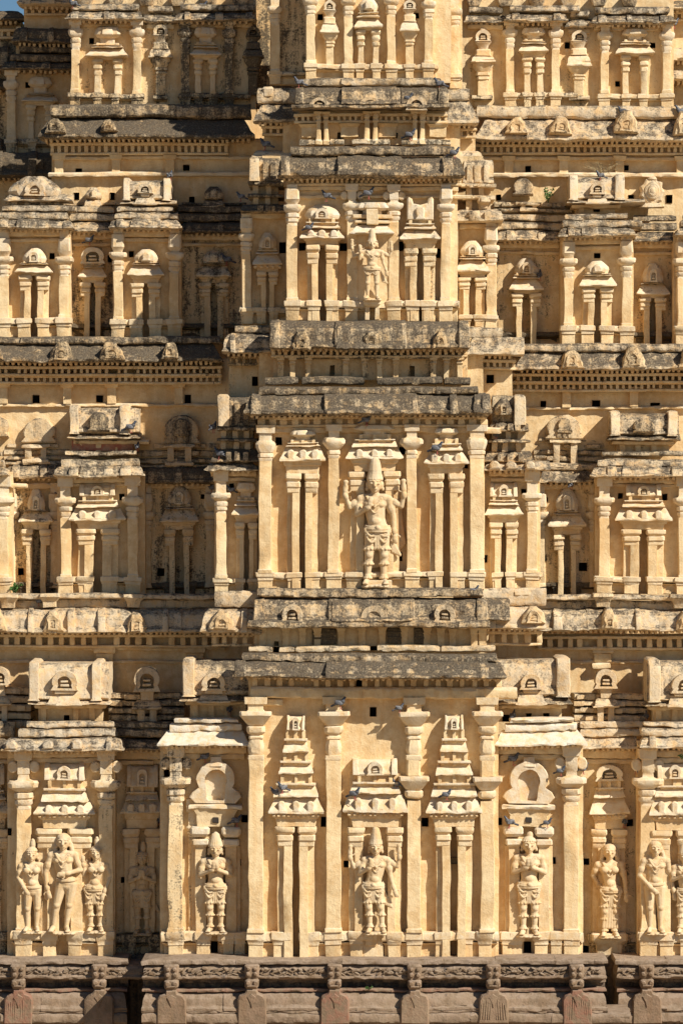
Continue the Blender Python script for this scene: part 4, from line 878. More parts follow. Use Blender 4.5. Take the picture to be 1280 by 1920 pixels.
cornice(C4 + 22, 554, 838, 166, 200, 42, 'vault', .62, .45, res=[(640, 742, 10)], ribs=[(563, 7), (729, 8), (829, 9)], slabs=[(548, 842, 200, 208, 50)], kud=[(600, 18, 188, 208), (692, 18, 186, 207), (779, 19, 186, 212)], dent=(556, 834, 219, 228, 10, 11, 6, .1), label='uppermost mossy roof course with half round arches')
m = MB(Lay(C4 + 20)); m.stain = .12; m.wall(560, 836, 208, 272, [(637, 255, 10, 13), (740, 255, 9, 10)], 60)
for x in (597, 611, 687, 703, 776, 791): m.stack(x, [(212, 8, 26), (216, 8, 26), (217, 4, 22), (222, 5.5, 24), (226, 4, 22), (229, 5.5, 24), (234, 4, 22), (262, 5, 22), (266, 7, 26), (272, 7, 26)], ch=.3)
for x in (580, 655, 725, 820): m.stack(x, [(234, 20, 20), (240, 16, 12), (258, 16, 12)], ch=.05)
m.stain = .5; m.pale = .5
for a, b in ((560, 590), (618, 645), (660, 730), (752, 845)): m.eave(a, b, 263, 274, 26, kind='flat', blocks=False)
part('frieze_band', m, [PLASTER, HOLE], 1.3)
cornice(F4 + 28, 474, 560, 196, 232, 46, 'slope', .5, .6, slabs=[(482, 560, 168, 196, 26)], dent=(495, 560, 242, 252, 10, 12, 6, .15)); wall(F4 + 20, 495, 575, 232, 330, (), .12, 80)
cornice(F4 + 28, 826, 895, 190, 236, 46, 'slope', .35, .6, slabs=[(830, 880, 168, 190, 22)], dent=(838, 888, 246, 256, 10, 11, 6, .04)); wall(F4 + 20, 826, 890, 232, 330, (), .05, 80)
m = MB(Lay(F4 + 20)); m.pale = .6; m.stain = .2; m.eave(474, 560, 284, 300, 44, kind='round'); part('coping', m, ROOF, 1.6)
m = MB(Lay(F4 + 20)); m.pale = .6; m.stain = .2; m.eave(840, 905, 284, 304, 40, kind='round'); part('coping', m, ROOF, 1.6)
m = MB(Lay(F4 + 20)); m.pale = .6; m.stain = .2; m.stack(502, [(166, 8, 34), (170, 11, 38), (184, 9, 36)], ch=.25); part('finial', m, ROOF, 1.6)
# outer wings of the fourth storey
for a, b, t in ((126, 272, 25), (268, 335, 29), (328, 480, 26), (868, 950, 30), (944, 1062, 27), (1056, 1112, 36), (1104, 1262, 31)):
    wide = b - a > 90
    cornice(A4 if wide else A4 - 12, a, b, t, t + 17, 42 if wide else 34, 'round', .5, .75, slabs=[(a + 10, b - 10, t - 14, t - 2, 30)])
    m = MB(Lay(A4)); m.stain = .1; m.eave(a + 8, b - 8, t + 18, t + 27, 10, kind='flat', blocks=False); part('beam', m)
for x, st in ((143, .1), (258, .15), (348, .6), (430, .5), (955, .03), (1040, .03), (1132, .03), (1248, .03)): pilaster(A4, x, 7.5, 44, 58 if x < 1100 else 63, 176, 'ring', 20, .95, st, 1.9, 'step', pal=.6)
shrine(A4, 203, 78, 53, 84, 92, 108, 114, 178, 24, 'block', 22, 1, .1, False, 13, .62, bulbs=True); shrine(A4, 386, 58, 53, 82, 92, 106, 114, 178, 16, 'block', 22, 1, .15, False, 12, .7, bulbs=True)
shrine(A4, 999, 56, 53, 76, 84, 100, 111, 176, 11, 'block', 22, 1, .04, False, 13, .78, bulbs=True); shrine(A4, 1188, 74, 56, 78, 87, 104, 108, 176, 22, 'block', 22, 1, .03, False, 13, .64, bulbs=True)
kuta(A4, 302, 46, 93, 112, 142, 178, 16, .45); kuta(A4, 475, 50, 93, 110, 142, 178, 15, .7); kuta(A4, 904, 55, 106, 120, 152, 180, 17, .12); kuta(A4, 1084, 55, 104, 128, 152, 180, 17, .12)
podium(A4, 132, 268, 178, 202, [(143, 10), (185, 7), (218, 7), (258, 10)], [], 20, .5); podium(A4, 288, 316, 180, 202, [], [], 16, .5); podium(A4, 335, 440, 178, 202, [(348, 9), (372, 7), (400, 7), (430, 9)], [], 18, .65)
podium(A4, 944, 1054, 176, 202, [(955, 10), (987, 7), (1010, 7), (1040, 10)], [], 20, .35); podium(A4, 1120, 1262, 178, 204, [(1132, 10), (1172, 7), (1204, 7), (1247, 10)], [], 20, .1); podium(A4, 884, 922, 180, 202, [], [], 16, .3); podium(A4, 1066, 1104, 182, 204, [], [], 16, .3)
cornice(A4 + 30, 76, 480, 226, 264, 62, 'slope', .68, .45, slabs=[(98, 470, 199, 224, 36)], dent=(100, 425, 274, 288, 16, 12.5, 6, .04), lumps=[(108, 20, 228, 258), (205, 18, 232, 256)], label='thick dark roof course under the uppermost storey at left')
cornice(A4 + 30, 890, 1420, 226, 268, 60, 'slope', .32, .6, slabs=[(892, 1420, 202, 226, 34)], dent=(890, 1420, 277, 288, 14, 12, 6, .06), lumps=[(965, 22, 226, 258), (1050, 22, 226, 258), (1168, 24, 214, 258), (1276, 22, 214, 258)], label='pale roof course with figures worn to stubs under the uppermost storey')
wall(A4 + 30, 98, 500, 262, 440, [(148, 320, 12, 9), (350, 315, 12, 11), (145, 368, 10, 14), (211, 368, 9, 14), (360, 375, 10, 12)], .12, 90); wall(A4 + 30, 880, 1420, 262, 450, [(989, 318, 11, 13), (1172, 315, 11, 10), (935, 370, 9, 11), (1182, 373, 11, 15), (1254, 373, 12, 16)], .06, 60)
for a, b, t, pos in ((100, 470, 0, (112, 218, 320)), (885, 1420, 2, (952, 1055, 1160, 1275))):
    m = MB(Lay(A4 + 32)); m.stain = .04; m.eave(a, b, 294 + t, 300 + t, 10, kind='flat')
    for x in pos: m.stack(x, [(292 + t, 12, 16), (300 + t, 11, 14), (301 + t, 8, 11), (325 + t, 8, 11)], ch=.05)
    m.pale = .4; m.eave(a - 8, b, 324 + t, 332 + t, 16, kind='flat'); part('string_course', m)
# courses above the fourth storey (cut by the frame) and the receding left corner of the tower
for d, x0, x1 in ((A4 - 10, 140, 480), (A4 - 10, 868, 1250)):
    wall(d, x0 + 6, x1 - 6, -140, 22, (), .35, 90)
    m = MB(Lay(d)); m.stain = .45; m.pale = .5; x = x0 + 20
    while x < x1 - 20: m.stack(x, [(-8, 10, 24), (-2, 16, 30), (6, 14, 28), (14, 10, 24)], ch=.2); x += 58
    part('stepped_tier', m, ROOF, 1.5)
D5 = -650
wall(D5, 18, 260, 118, 290, [(53, 160, 9, 11)], .15, 200); wall(D5, 45, 200, -140, 60, (), .05, 150); wall(D5 - 10, 30, 200, 50, 130, (), .3, 160)
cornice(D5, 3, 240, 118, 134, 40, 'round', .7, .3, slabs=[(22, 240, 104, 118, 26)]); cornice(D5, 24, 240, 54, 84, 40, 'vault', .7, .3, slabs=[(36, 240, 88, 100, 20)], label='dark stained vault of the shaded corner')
cornice(D5, 36, 200, -14, 14, 40, 'round', .3, .3, dent=(50, 190, 17, 26, 12, 12, 6, .02))
pilaster(D5, 23, 8, 136, 155, 262, 'ring', 18, 1.0, .05, 1.8, 'step'); shrine(D5, 77, 68, 146, 176, 180, 193, 200, 262, 22, 'block', 18, 1, .05, False, 12, .64, bulbs=True); podium(D5, 16, 120, 262, 288, [(23, 10), (62, 7)], [], 16, .4)
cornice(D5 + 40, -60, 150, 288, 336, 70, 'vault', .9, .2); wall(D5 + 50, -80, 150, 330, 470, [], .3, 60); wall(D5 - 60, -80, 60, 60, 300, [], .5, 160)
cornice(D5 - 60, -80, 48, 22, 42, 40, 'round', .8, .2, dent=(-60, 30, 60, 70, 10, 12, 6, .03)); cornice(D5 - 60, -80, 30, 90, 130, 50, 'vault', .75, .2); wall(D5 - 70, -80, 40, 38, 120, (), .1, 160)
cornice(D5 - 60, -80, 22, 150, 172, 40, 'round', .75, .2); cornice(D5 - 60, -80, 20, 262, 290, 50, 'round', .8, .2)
wall(R4 - 60, 1240, 1430, -20, 230, (), .1, 90); cornice(R4 - 60, 1232, 1430, 4, 22, 40, 'round', .5, .4, dent=(1240, 1400, 28, 38, 12, 12, 6, .05)); cornice(R4 - 60, 1236, 1430, 96, 118, 40, 'flat', .3, .6); cornice(R4 - 50, 1236, 1430, 138, 156, 50, 'flat', .3, .6)
# solid core so that no light passes through the storeys
for d, x0, x1, y0, y1 in ((-440, 330, 1080, 700, 1800), (-590, 160, 1240, 260, 1800), (-560, -90, 1430, 700, 1800), (-740, 60, 1400, -140, 1800), (-800, -90, 1430, 300, 1800)):
    m = MB(Lay(d)); m.wall(x0, x1, y0, y1, (), 260, cell=120); part('core_wall', m, [PLASTER, HOLE])

# ------------------------------------------------------------ carved figures
_SPH = []
for i in range(8):
    th = math.pi * (i + .5) / 8
    for j in range(12): _SPH.append(Vector((math.sin(th) * math.cos(j * math.pi / 6), math.sin(th) * math.sin(j * math.pi / 6), math.cos(th))))
_SPF = [tuple(range(12))] + [(i * 12 + j, (i + 1) * 12 + j, (i + 1) * 12 + (j + 1) % 12, i * 12 + (j + 1) % 12) for i in range(7) for j in range(12)] + [tuple(range(95, 83, -1))]
class Clay:
    """closed ellipsoids and tapered limbs that are fused into one continuous surface"""
    def __init__(s): s.v = []; s.f = []
    def ell(s, c, r, rot=0.0):
        n = len(s.v); ca, sa = math.cos(rot), math.sin(rot)
        for p in _SPH:
            x, y, z = p.x * r[0], p.y * r[1], p.z * r[2]
            s.v.append((c[0] + x * ca + z * sa, c[1] + y, c[2] - x * sa + z * ca))
        s.f += [tuple(n + i for i in f) for f in _SPF]
    def limb(s, p, ra, q, rb, flat=1.0, seg=10):
        p, q = Vector(p), Vector(q); ax = q - p; l = ax.length
        if l < 1e-6: return
        z = ax / l; x = z.cross(Vector((0, 1, 0)))
        if x.length < .05: x = z.cross(Vector((1, 0, 0)))
        x.normalize(); y = z.cross(x); n = len(s.v)
        prof = [(-ra * math.cos(a), ra * math.sin(a)) for a in (.3, .9)] + [(0, ra), (l * .5, (ra + rb) / 2), (l, rb)] + [(l + rb * math.cos(a), rb * math.sin(a)) for a in (.9, .3)]
        cs = [(math.cos(k * 6.28318 / seg), math.sin(k * 6.28318 / seg) * flat) for k in range(seg)]
        for (h, r) in prof:
            o = p + z * h
            for (c_, s_) in cs: s.v.append(tuple(o + x * (r * c_) + y * (r * s_)))
        m_ = len(prof)
        for i in range(m_ - 1):
            for k in range(seg): s.f.append((n + i * seg + k, n + i * seg + (k + 1) % seg, n + (i + 1) * seg + (k + 1) % seg, n + (i + 1) * seg + k))
        s.f.append(tuple(n + k for k in range(seg - 1, -1, -1))); s.f.append(tuple(n + (m_ - 1) * seg + k for k in range(seg)))
    def chain(s, pts, r, close=False):
        for a, b in zip(pts, pts[1:]): s.limb(a, r, b, r, seg=8)
    def beads(s, pts, r):
        for p in pts: s.ell(p, (r, r, r))
    def build(s, name, mat, parent, voxel, wear_shade=(0, 0, 0), smooth=2, fuse=True, rough=0.0):
        me = bpy.data.meshes.new(name); me.from_pydata(s.v, [], s.f)
        if fuse:
            tmp = bpy.data.objects.new('tmp', me); COL.objects.link(tmp)
            m = tmp.modifiers.new('r', 'REMESH'); m.mode = 'VOXEL'; m.voxel_size = voxel; m.adaptivity = 0
            k = tmp.modifiers.new('s', 'SMOOTH'); k.factor = .5; k.iterations = smooth
            dg = bpy.context.evaluated_depsgraph_get(); me2 = bpy.data.meshes.new_from_object(tmp.evaluated_get(dg))
            bpy.data.objects.remove(tmp); bpy.data.meshes.remove(me); me = me2; me.name = name
        if rough:
            for v in me.vertices: v.co = v.co + noise.noise_vector(v.co * 9) * rough
        me.materials.clear(); me.materials.append(mat)
        ca = me.color_attributes.new('wear_shade', 'FLOAT_COLOR', 'POINT'); ca.data.foreach_set('color', [*wear_shade, 1.0] * len(me.vertices))
        me.shade_smooth(); me.update()
        o = bpy.data.objects.new(name, me); COL.objects.link(o)
        if parent: o.parent = parent
        return o

def figure(label, d, cx, ytop, ybot, dp, arms, crown='kirita', crown_h=.12, female=False, sway=0.0, garb='garland', lean=0.0, turn=0.0, stain=0.02, legs=(0, 0), group='carved figures standing on the tower', width=1.0, pal=.3):
    dp = dp - (0 if any(len(a) > 4 for a in arms) else 7); L = Lay(d); H = (ybot - ytop) / (1.02 + crown_h * 1.1)
    base = L.at(cx, ybot, dp); u = H * S * L.k
    root = empty('carved_figure', base); tag(root, label, 'statue', group)
    def V(a, b, c=0.0): return Vector((a * u * width, -c * u, b * u))     # right, outwards and up, in body heights
    hs = 1.03
    def hp(p):      # everything above the chin is enlarged a little, as the stucco heads are
        return (hdx + (p[0] - hdx) * hs, .835 + (p[1] - .835) * hs, p[2] * hs) if p[1] > .84 and abs(p[0]) < .125 else p
    hdx = -sway * .1 + lean * 1.3
    def E(b, c, r, rot=0):
        k = hs if c[1] > .84 and abs(c[0]) < .125 else 1; c = hp(c); b.ell(V(*c), (r[0] * u * width * k, r[1] * u * k, r[2] * u * k), rot)
    def Lm(b, p, ra, q, rb, flat=1.0):
        k = hs if p[1] > .84 and abs(p[0]) < .125 else 1; b.limb(V(*hp(p)), ra * u * k, V(*hp(q)), rb * u * k, flat)
    b = Clay(); s = sway
    hx = s * .6; wx = s * .2; cxx = -s * .2 + lean; hd = -s * .1 + lean * 1.3 + 0.0
    # torso
    E(b, (hx, .505, .0), (.118 if female else .108, .075, .075)); E(b, (hx, .47, .0), (.11, .07, .06))
    Lm(b, (wx, .60, 0), .070 if female else .082, (hx, .52, 0), .088, .75)
    Lm(b, (wx, .60, 0), .070 if female else .084, (cxx, .70, 0), .086 if female else .098, .72)
    E(b, (cxx, .735, .0), (.118, .07, .075)); Lm(b, (cxx - .095, .785, 0), .042, (cxx + .095, .785, 0), .042)
    E(b, (wx, .575, .045), (.05, .03, .04))
    br = .040 if female else .028
    for sg in (-1, 1): E(b, (cxx + sg * .052, .725, .052 if female else .045), (br + .008, br, br))
    Lm(b, (cxx, .80, .0), .040, (hd, .86, .008), .036)
    # head
    E(b, (hd, .915, .01), (.062, .072, .082)); E(b, (hd + turn * .01, .872, .03), (.042, .045, .036))
    f = turn * .02
    Lm(b, (hd + f, .928, .080), .010, (hd + f * 1.3, .893, .100), .015)
    for sg in (-1, 1):
        E(b, (hd + f + sg * .029, .914, .074), (.019, .011, .009)); Lm(b, (hd + f + sg * .012, .938, .082), .008, (hd + f + sg * .048, .936, .064), .007)
        E(b, (hd + sg * .066, .905, .0), (.014, .02, .030)); E(b, (hd + sg * .070, .868, .005), (.014, .016, .020))
    E(b, (hd + f, .874, .080), (.024, .012, .006)); E(b, (hd + f, .863, .078), (.019, .012, .006)); E(b, (hd + f, .847, .062), (.018, .015, .012))
    # legs and feet
    for i, sg in enumerate((-1, 1)):
        off = legs[i]; kx = hx * .5 + sg * .058 + off * .6; fx = sg * .055 + off
        Lm(b, (hx + sg * .055, .49, 0), .066, (kx, .275, .012), .042); E(b, (kx, .272, .03), (.036, .03, .036))
        Lm(b, (kx, .275, .005), .042, (fx, .055, 0), .024); E(b, (kx * .5 + fx * .5, .19, -.012), (.038, .038, .07))
        Lm(b, (fx, .045, -.01), .028, (fx + sg * .02, .018, .085), .026, .8); E(b, (fx, .03, -.02), (.027, .035, .03))
        for t in range(5): E(b, (fx + sg * .02 + (t - 2) * .011, .013, .11 - abs(t - (3 if sg < 0 else 1)) * .004), (.0065, .014, .009))
    # arms: (side, elbow, wrist, hand direction[, rear]) with five-fingered hands
    held = None
    for a in arms:
        sg, el, wr, hdv = a[:4]; rear = len(a) > 4 and a[4]
        z0 = -.02 if rear else .0; sh = (cxx + sg * .125, .775, z0)
        k_ = .8 if rear else .92; E(b, sh, (.041, .041, .041)); Lm(b, sh, .040 * k_, el, .030 * k_); Lm(b, el, .031 * k_, wr, .021 * k_)
        w = Vector(wr); h = Vector(hdv).normalized(); side = h.cross(Vector((0, 0, 1)))
        if side.length < .2: side = Vector((1, 0, 0))
        side.normalize(); palm = w + h * .035
        E(b, tuple(palm), (.026, .018, .030), 0); Lm(b, tuple(w), .020, tuple(palm + h * .02), .024, .7)
        for k, ln in enumerate((.034, .042, .045, .040, .030)):
            if k == 0: q0 = w + h * .015 + side * (-sg) * .02; q1 = q0 + (h * .6 - side * sg).normalized() * .032; q2 = q1 + h * .014
            else: q0 = palm + h * .018 + side * (k - 2.5) * .0125; q1 = q0 + h * ln * .6; q2 = q1 + (h + Vector((0, 0, -.3))) * ln * .4
            Lm(b, tuple(q0), .0075, tuple(q1), .0070); Lm(b, tuple(q1), .0070, tuple(q2), .0055)
        # armlets
        mid = tuple(sh[i] * .45 + el[i] * .55 for i in range(3)); dirv = (Vector(el) - Vector(sh)).normalized() * .012
        Lm(b, tuple(Vector(mid) - dirv), .041, tuple(Vector(mid) + dirv), .040)
        dv = (Vector(wr) - Vector(el)).normalized() * .010; wq = Vector(el).lerp(Vector(wr), .88)
        Lm(b, tuple(wq - dv), .029, tuple(wq + dv), .028)
        if rear:      # emblem held in the raised rear hand
            tip = palm + h * .05
            E(b, tuple(tip), (.018, .016, .048)); E(b, tuple(tip + Vector((0, .03, 0))), (.026, .016, .022))
    vox = max(.009, u * .0058)
    b.build('body', STATUE, root, vox, (stain, pal, 0), 2)
    # crown or hair
    c = Clay(); top = .955
    if crown == 'kirita':
        hh = crown_h + .035
        for (t, r) in ((0, .070), (.10, .074), (.2, .066)): Lm(c, (hd - .0, top + hh * t - .012, .0), r, (hd, top + hh * t, .0), r * .98)
        for t, r in ((.3, .064), (.5, .061), (.7, .056), (.85, .050)): Lm(c, (hd, top + hh * t - .01, .0), r, (hd, top + hh * t + hh * .10, .0), r * .93)
        E(c, (hd, top + hh * .98, 0), (.034, .034, .014))
        for k in range(9): a = -1.2 + k * .3; E(c, (hd + .070 * math.sin(a), top - .004, .072 * math.cos(a)), (.009, .009, .012))
    elif crown == 'bun':
        E(c, (hd, .955, -.005), (.068, .074, .045)); E(c, (hd + .01, 1.0 + crown_h * .35, -.01), (.035, .035, crown_h * .5 + .02)); E(c, (hd + .01, 1.0 + crown_h * .85, 0), (.02, .02, .02))
        for k in range(8): a = -1.2 + k * .34; E(c, (hd + .066 * math.sin(a), .953, .070 * math.cos(a)), (.010, .010, .012))
    elif crown == 'ribbed':
        for k in range(9): a = -1.35 + k * .337; Lm(c, (hd + .066 * math.sin(a), .95, .066 * math.cos(a)), .014, (hd + .03 * math.sin(a), 1.0 + crown_h * .8, .02 * math.cos(a)), .012)
        E(c, (hd, .975, 0), (.062, .066, .05)); E(c, (hd, 1.0 + crown_h * .8, 0), (.03, .03, .03))
    else:                                           # long smooth hair falling on the shoulders
        E(c, (hd, .948, -.008), (.072, .078, .052))
        for sg in (-1, 1): Lm(c, (hd + sg * .066, .94, -.015), .020, (hd + sg * .088, .82, -.01), .024)
    c.build('headdress', STATUE, root, vox, (stain, pal + .2, 0), 2)
    # ornaments and cloth
    g = Clay()
    def arc(x0, y0, wd, drop, z, n, r, zb=.02):
        return [V(x0 - wd + 2 * wd * k / n, y0 - drop * math.sin(math.pi * k / n), z - zb * (1 - math.sin(math.pi * k / n))) for k in range(n + 1)]
    g.chain(arc(cxx, .800, .060, .045, .056, 8, 0), .0115 * u); g.beads(arc(cxx, .80, .075, .085, .072, 12, 0, .03), .0120 * u); g.chain(arc(cxx, .80, .07, .15, .068, 10, 0, .025), .0085 * u)
    E(g, (cxx, .71, .078), (.014, .012, .018))
    def belt(v, rx, ry, r): g.chain([V(hx + rx * math.cos(t), v - .012 * math.sin(t), ry * math.sin(t)) for t in [i * math.pi / 10 - .2 for i in range(13)]], r * u)
    if garb != 'bare':
        belt(.535, .108, .082, .010); belt(.515, .116, .086, .012); belt(.492, .120, .086, .008)
        E(g, (hx, .52, .092), (.022, .014, .02)); 
    else:
        belt(.545, .104, .078, .009); belt(.530, .108, .080, .008)
    if garb in ('garland', 'dress'):
        for sg in (-1, 1):
            for v0, dr in ((.50, .06), (.48, .095)): g.beads(arc(hx + sg * .058, v0, .056, dr, .066, 11, 0, .022), .0125 * u)
            kx = hx * .5 + sg * .058 + (legs[0] if sg < 0 else legs[1]) * .6
            fx_ = sg * .055 + (legs[0] if sg < 0 else legs[1])
            for v0, rr in ((.335, .058), (.20, .043), (.075, .034)):
                if v0 > .275: q = (v0 - .275) / .215; xx = kx + (hx + sg * .055 - kx) * q
                else: q = (v0 - .055) / .22; xx = fx_ + (kx - fx_) * q
                Lm(g, (xx, v0 - .004, .004), rr, (xx, v0 + .004, .004), rr)
                g.beads([V(xx + rr * math.sin(t) * 1.05, v0 - .012, rr * math.cos(t)) for t in (-1.3, -.8, -.3, .3, .8, 1.3)], .011 * u)
        for k in range(3): Lm(g, (hx + (k - 1) * .016, .49, .062), .012, (hx + (k - 1) * .022, .33, .045), .010)
    if garb == 'dress':
        for k in range(6): Lm(g, (hx - .05 + k * .022, .40, .03), .020, (hx * .3 - .075 + k * .03, .10, .018), .022)
    if garb == 'sash':
        for sg in (-1, 1):
            g.chain(arc(hx + sg * .05, .47, .06, .07, .07, 8, 0, .03), .008 * u)
    if garb in ('garland', 'sash'):                # cloth falling behind at the viewer's right
        for k in range(4): Lm(g, (hx + .105, .50 - k * .01, -.03), .012, (hx + .135 + k * .022, .30 - k * .01, -.035), .016)
    g.build('ornaments', STATUE, root, vox, (stain, pal, 0), 1)
    # rough lump of plaster under the feet, fixed to the figure
    p = Clay()
    for k in range(5): E(p, ((k - 2) * .042, -.012 + random.uniform(-.004, .004), .03), (.045, .085, .022))
    p.build('foot_block', STATUE, root, vox * 1.6, (stain + .1, .4, 0), 1, rough=.006)
    return root

HANG = lambda s, z=.0: (s, (s * .165, .615, z), (s * .172, .470, z + .03), (s * .05, -1, .1))
HIPR = lambda s: (s, (s * .175, .63, -.01), (s * .115, .50, .085), (-s * .5, -.7, .3))
ANJ = [(-1, (-.155, .635, .02), (-.022, .700, .115), (.15, .9, .3)), (1, (.155, .635, .02), (.022, .700, .115), (-.15, .9, .3))]
REARR = (1, (.235, .71, .0), (.262, .825, .03), (-.1, 1, 0), True); REARL = (-1, (-.23, .70, .0), (-.275, .815, .03), (.1, 1, 0), True)
CH = (-1, (-.165, .64, .02), (-.06, .705, .105), (.25, .85, .2))
figure('large crowned four armed figure in the middle of the second storey', C2, 703, 856, 1096, 26, [CH, HANG(1), REARR, REARL], 'kirita', .13, sway=.035, legs=(-.015, .02), width=1.0)
figure('crowned four armed figure at the bottom centre with one hand hanging open', C1, 703, 1549, 1745, 26, [CH, (1, (.16, .62, .0), (.20, .47, .03), (.35, -.9, .1)), REARR, REARL], 'kirita', .10, sway=-.04, legs=(.0, .02), width=1.0)
figure('four armed figure of the third storey with straight narrow legs on a small ledge', C3, 697, 432, 564, 44, [(-1, (-.17, .66, .02), (-.16, .80, .08), (0, 1, .1)), (1, (.15, .60, .0), (.19, .47, .03), (.1, -1, .1)), REARR, (-1, (-.25, .70, -.03), (-.27, .86, .0), (0, 1, 0), True)], 'kirita', .13, garb='sash', legs=(-.005, .005), width=1.22)
figure('figure with joined hands and ribbed hair on the left flank beside a stained pillar', F1, 405, 1556, 1745, 26, ANJ, 'ribbed', .09, width=1.08, stain=.22)
figure('figure with joined hands and round cap on the right flank under the horseshoe arch', F1, 990, 1557, 1750, 26, ANJ, 'bun', .03, width=1.03, stain=.05)
figure('shaded figure with joined hands deep in the dark recess at left', R1, 268, 1572, 1748, 24, ANJ, 'bun', .12, width=1.0, stain=.12)
figure('slender woman at the far left with a hair knot and a hand on her hip', A1, 62, 1568, 1744, 26, [(-1, (-.165, .64, .0), (-.08, .515, .085), (.5, -.7, .3)), HANG(1)], 'bun', .09, True, garb='bare', sway=.02)
figure('tallest bare long haired figure of the left group, one hand on its belly', A1, 122, 1557, 1744, 30, [(-1, (-.185, .60, .0), (-.165, .43, .03), (.3, -1, .2)), (1, (.17, .63, .02), (.03, .60, .105), (-1, -.1, .2))], 'long', .0, garb='bare', sway=.05, legs=(-.05, -.03), width=1.0)
figure('half shaded figure at the right of the left group with raised and lowered hands', A1, 181, 1564, 1744, 24, [(-1, (-.14, .66, .0), (-.145, .80, .06), (0, 1, .1)), (1, (.175, .64, .0), (.10, .46, .06), (-.3, -1, .2))], 'bun', .10, True, garb='garland', sway=-.03)
figure('woman in a long pleated skirt standing on a bracket in the right recess', R1, 1140, 1573, 1752, 36, [(-1, (-.18, .66, -.03), (-.13, .57, -.05), (.6, -.6, -.1)), HANG(1)], 'long', .02, True, garb='dress', sway=.02)
figure('slim bare figure at the right with both arms lowered beside the last pillar', A1, 1226, 1567, 1746, 26, [(-1, (-.175, .62, .0), (-.05, .49, .09), (.7, -.6, .3)), (1, (.17, .60, -.02), (.20, .44, .0), (.1, -1, 0))], 'long', .02, garb='bare', sway=-.01)
figure('figure cut by the right edge of the photo with hands held at its chest', A1, 1281, 1574, 1746, 26, ANJ, 'ribbed', .08, garb='garland', sway=.03)

# ------------------------------------------------------------ pigeons
def make_pigeon():
    root = empty('pigeon')
    b = Clay(); s = .33
    b.ell((0, 0, .125), (.075, .05, .052), .35); b.ell((.055, 0, .155), (.045, .04, .042)); b.ell((-.06, 0, .105), (.05, .036, .032), .3)
    b.build('body', BIRD, root, .007, smooth=3)
    n = Clay(); n.limb((.06, 0, .17), .034, (.088, 0, .215), .022); n.ell((.096, 0, .228), (.024, .020, .021)); n.limb((.112, 0, .225), .008, (.134, 0, .218), .003)
    n.build('head', BIRDN, root, .005, smooth=2)
    for sg in (-1, 1):
        w_ = Clay(); w_.ell((-.015, sg * .044, .130), (.082, .012, .038), .42); w_.limb((-.03, sg * .042, .118), .018, (-.125, sg * .018, .082), .006, .5)
        wo_ = w_.build('wing', WING, root, .005, smooth=2)
        k = Clay()
        for q in (0, .022): k.limb((-.052 - q, sg * .055, .135), .005, (-.040 - q, sg * .054, .098), .005)
        k.build('wing_bar', WINGD, wo_, .005, fuse=False)
        l = Clay(); l.limb((.01, sg * .018, .09), .008, (.012, sg * .018, .008), .005)
        for q in (-.5, 0, .5): l.limb((.012, sg * .018, .006), .004, (.042, sg * .018 + q * .03, .004), .003)
        l.limb((.012, sg * .018, .006), .004, (-.012, sg * .018, .004), .003)
        l.build('leg', FOOT, root, .005, fuse=False)
    t = Clay(); t.limb((-.09, 0, .09), .020, (-.165, 0, .062), .022, .35); t.build('tail', WINGD, root, .006, smooth=1)
    return root
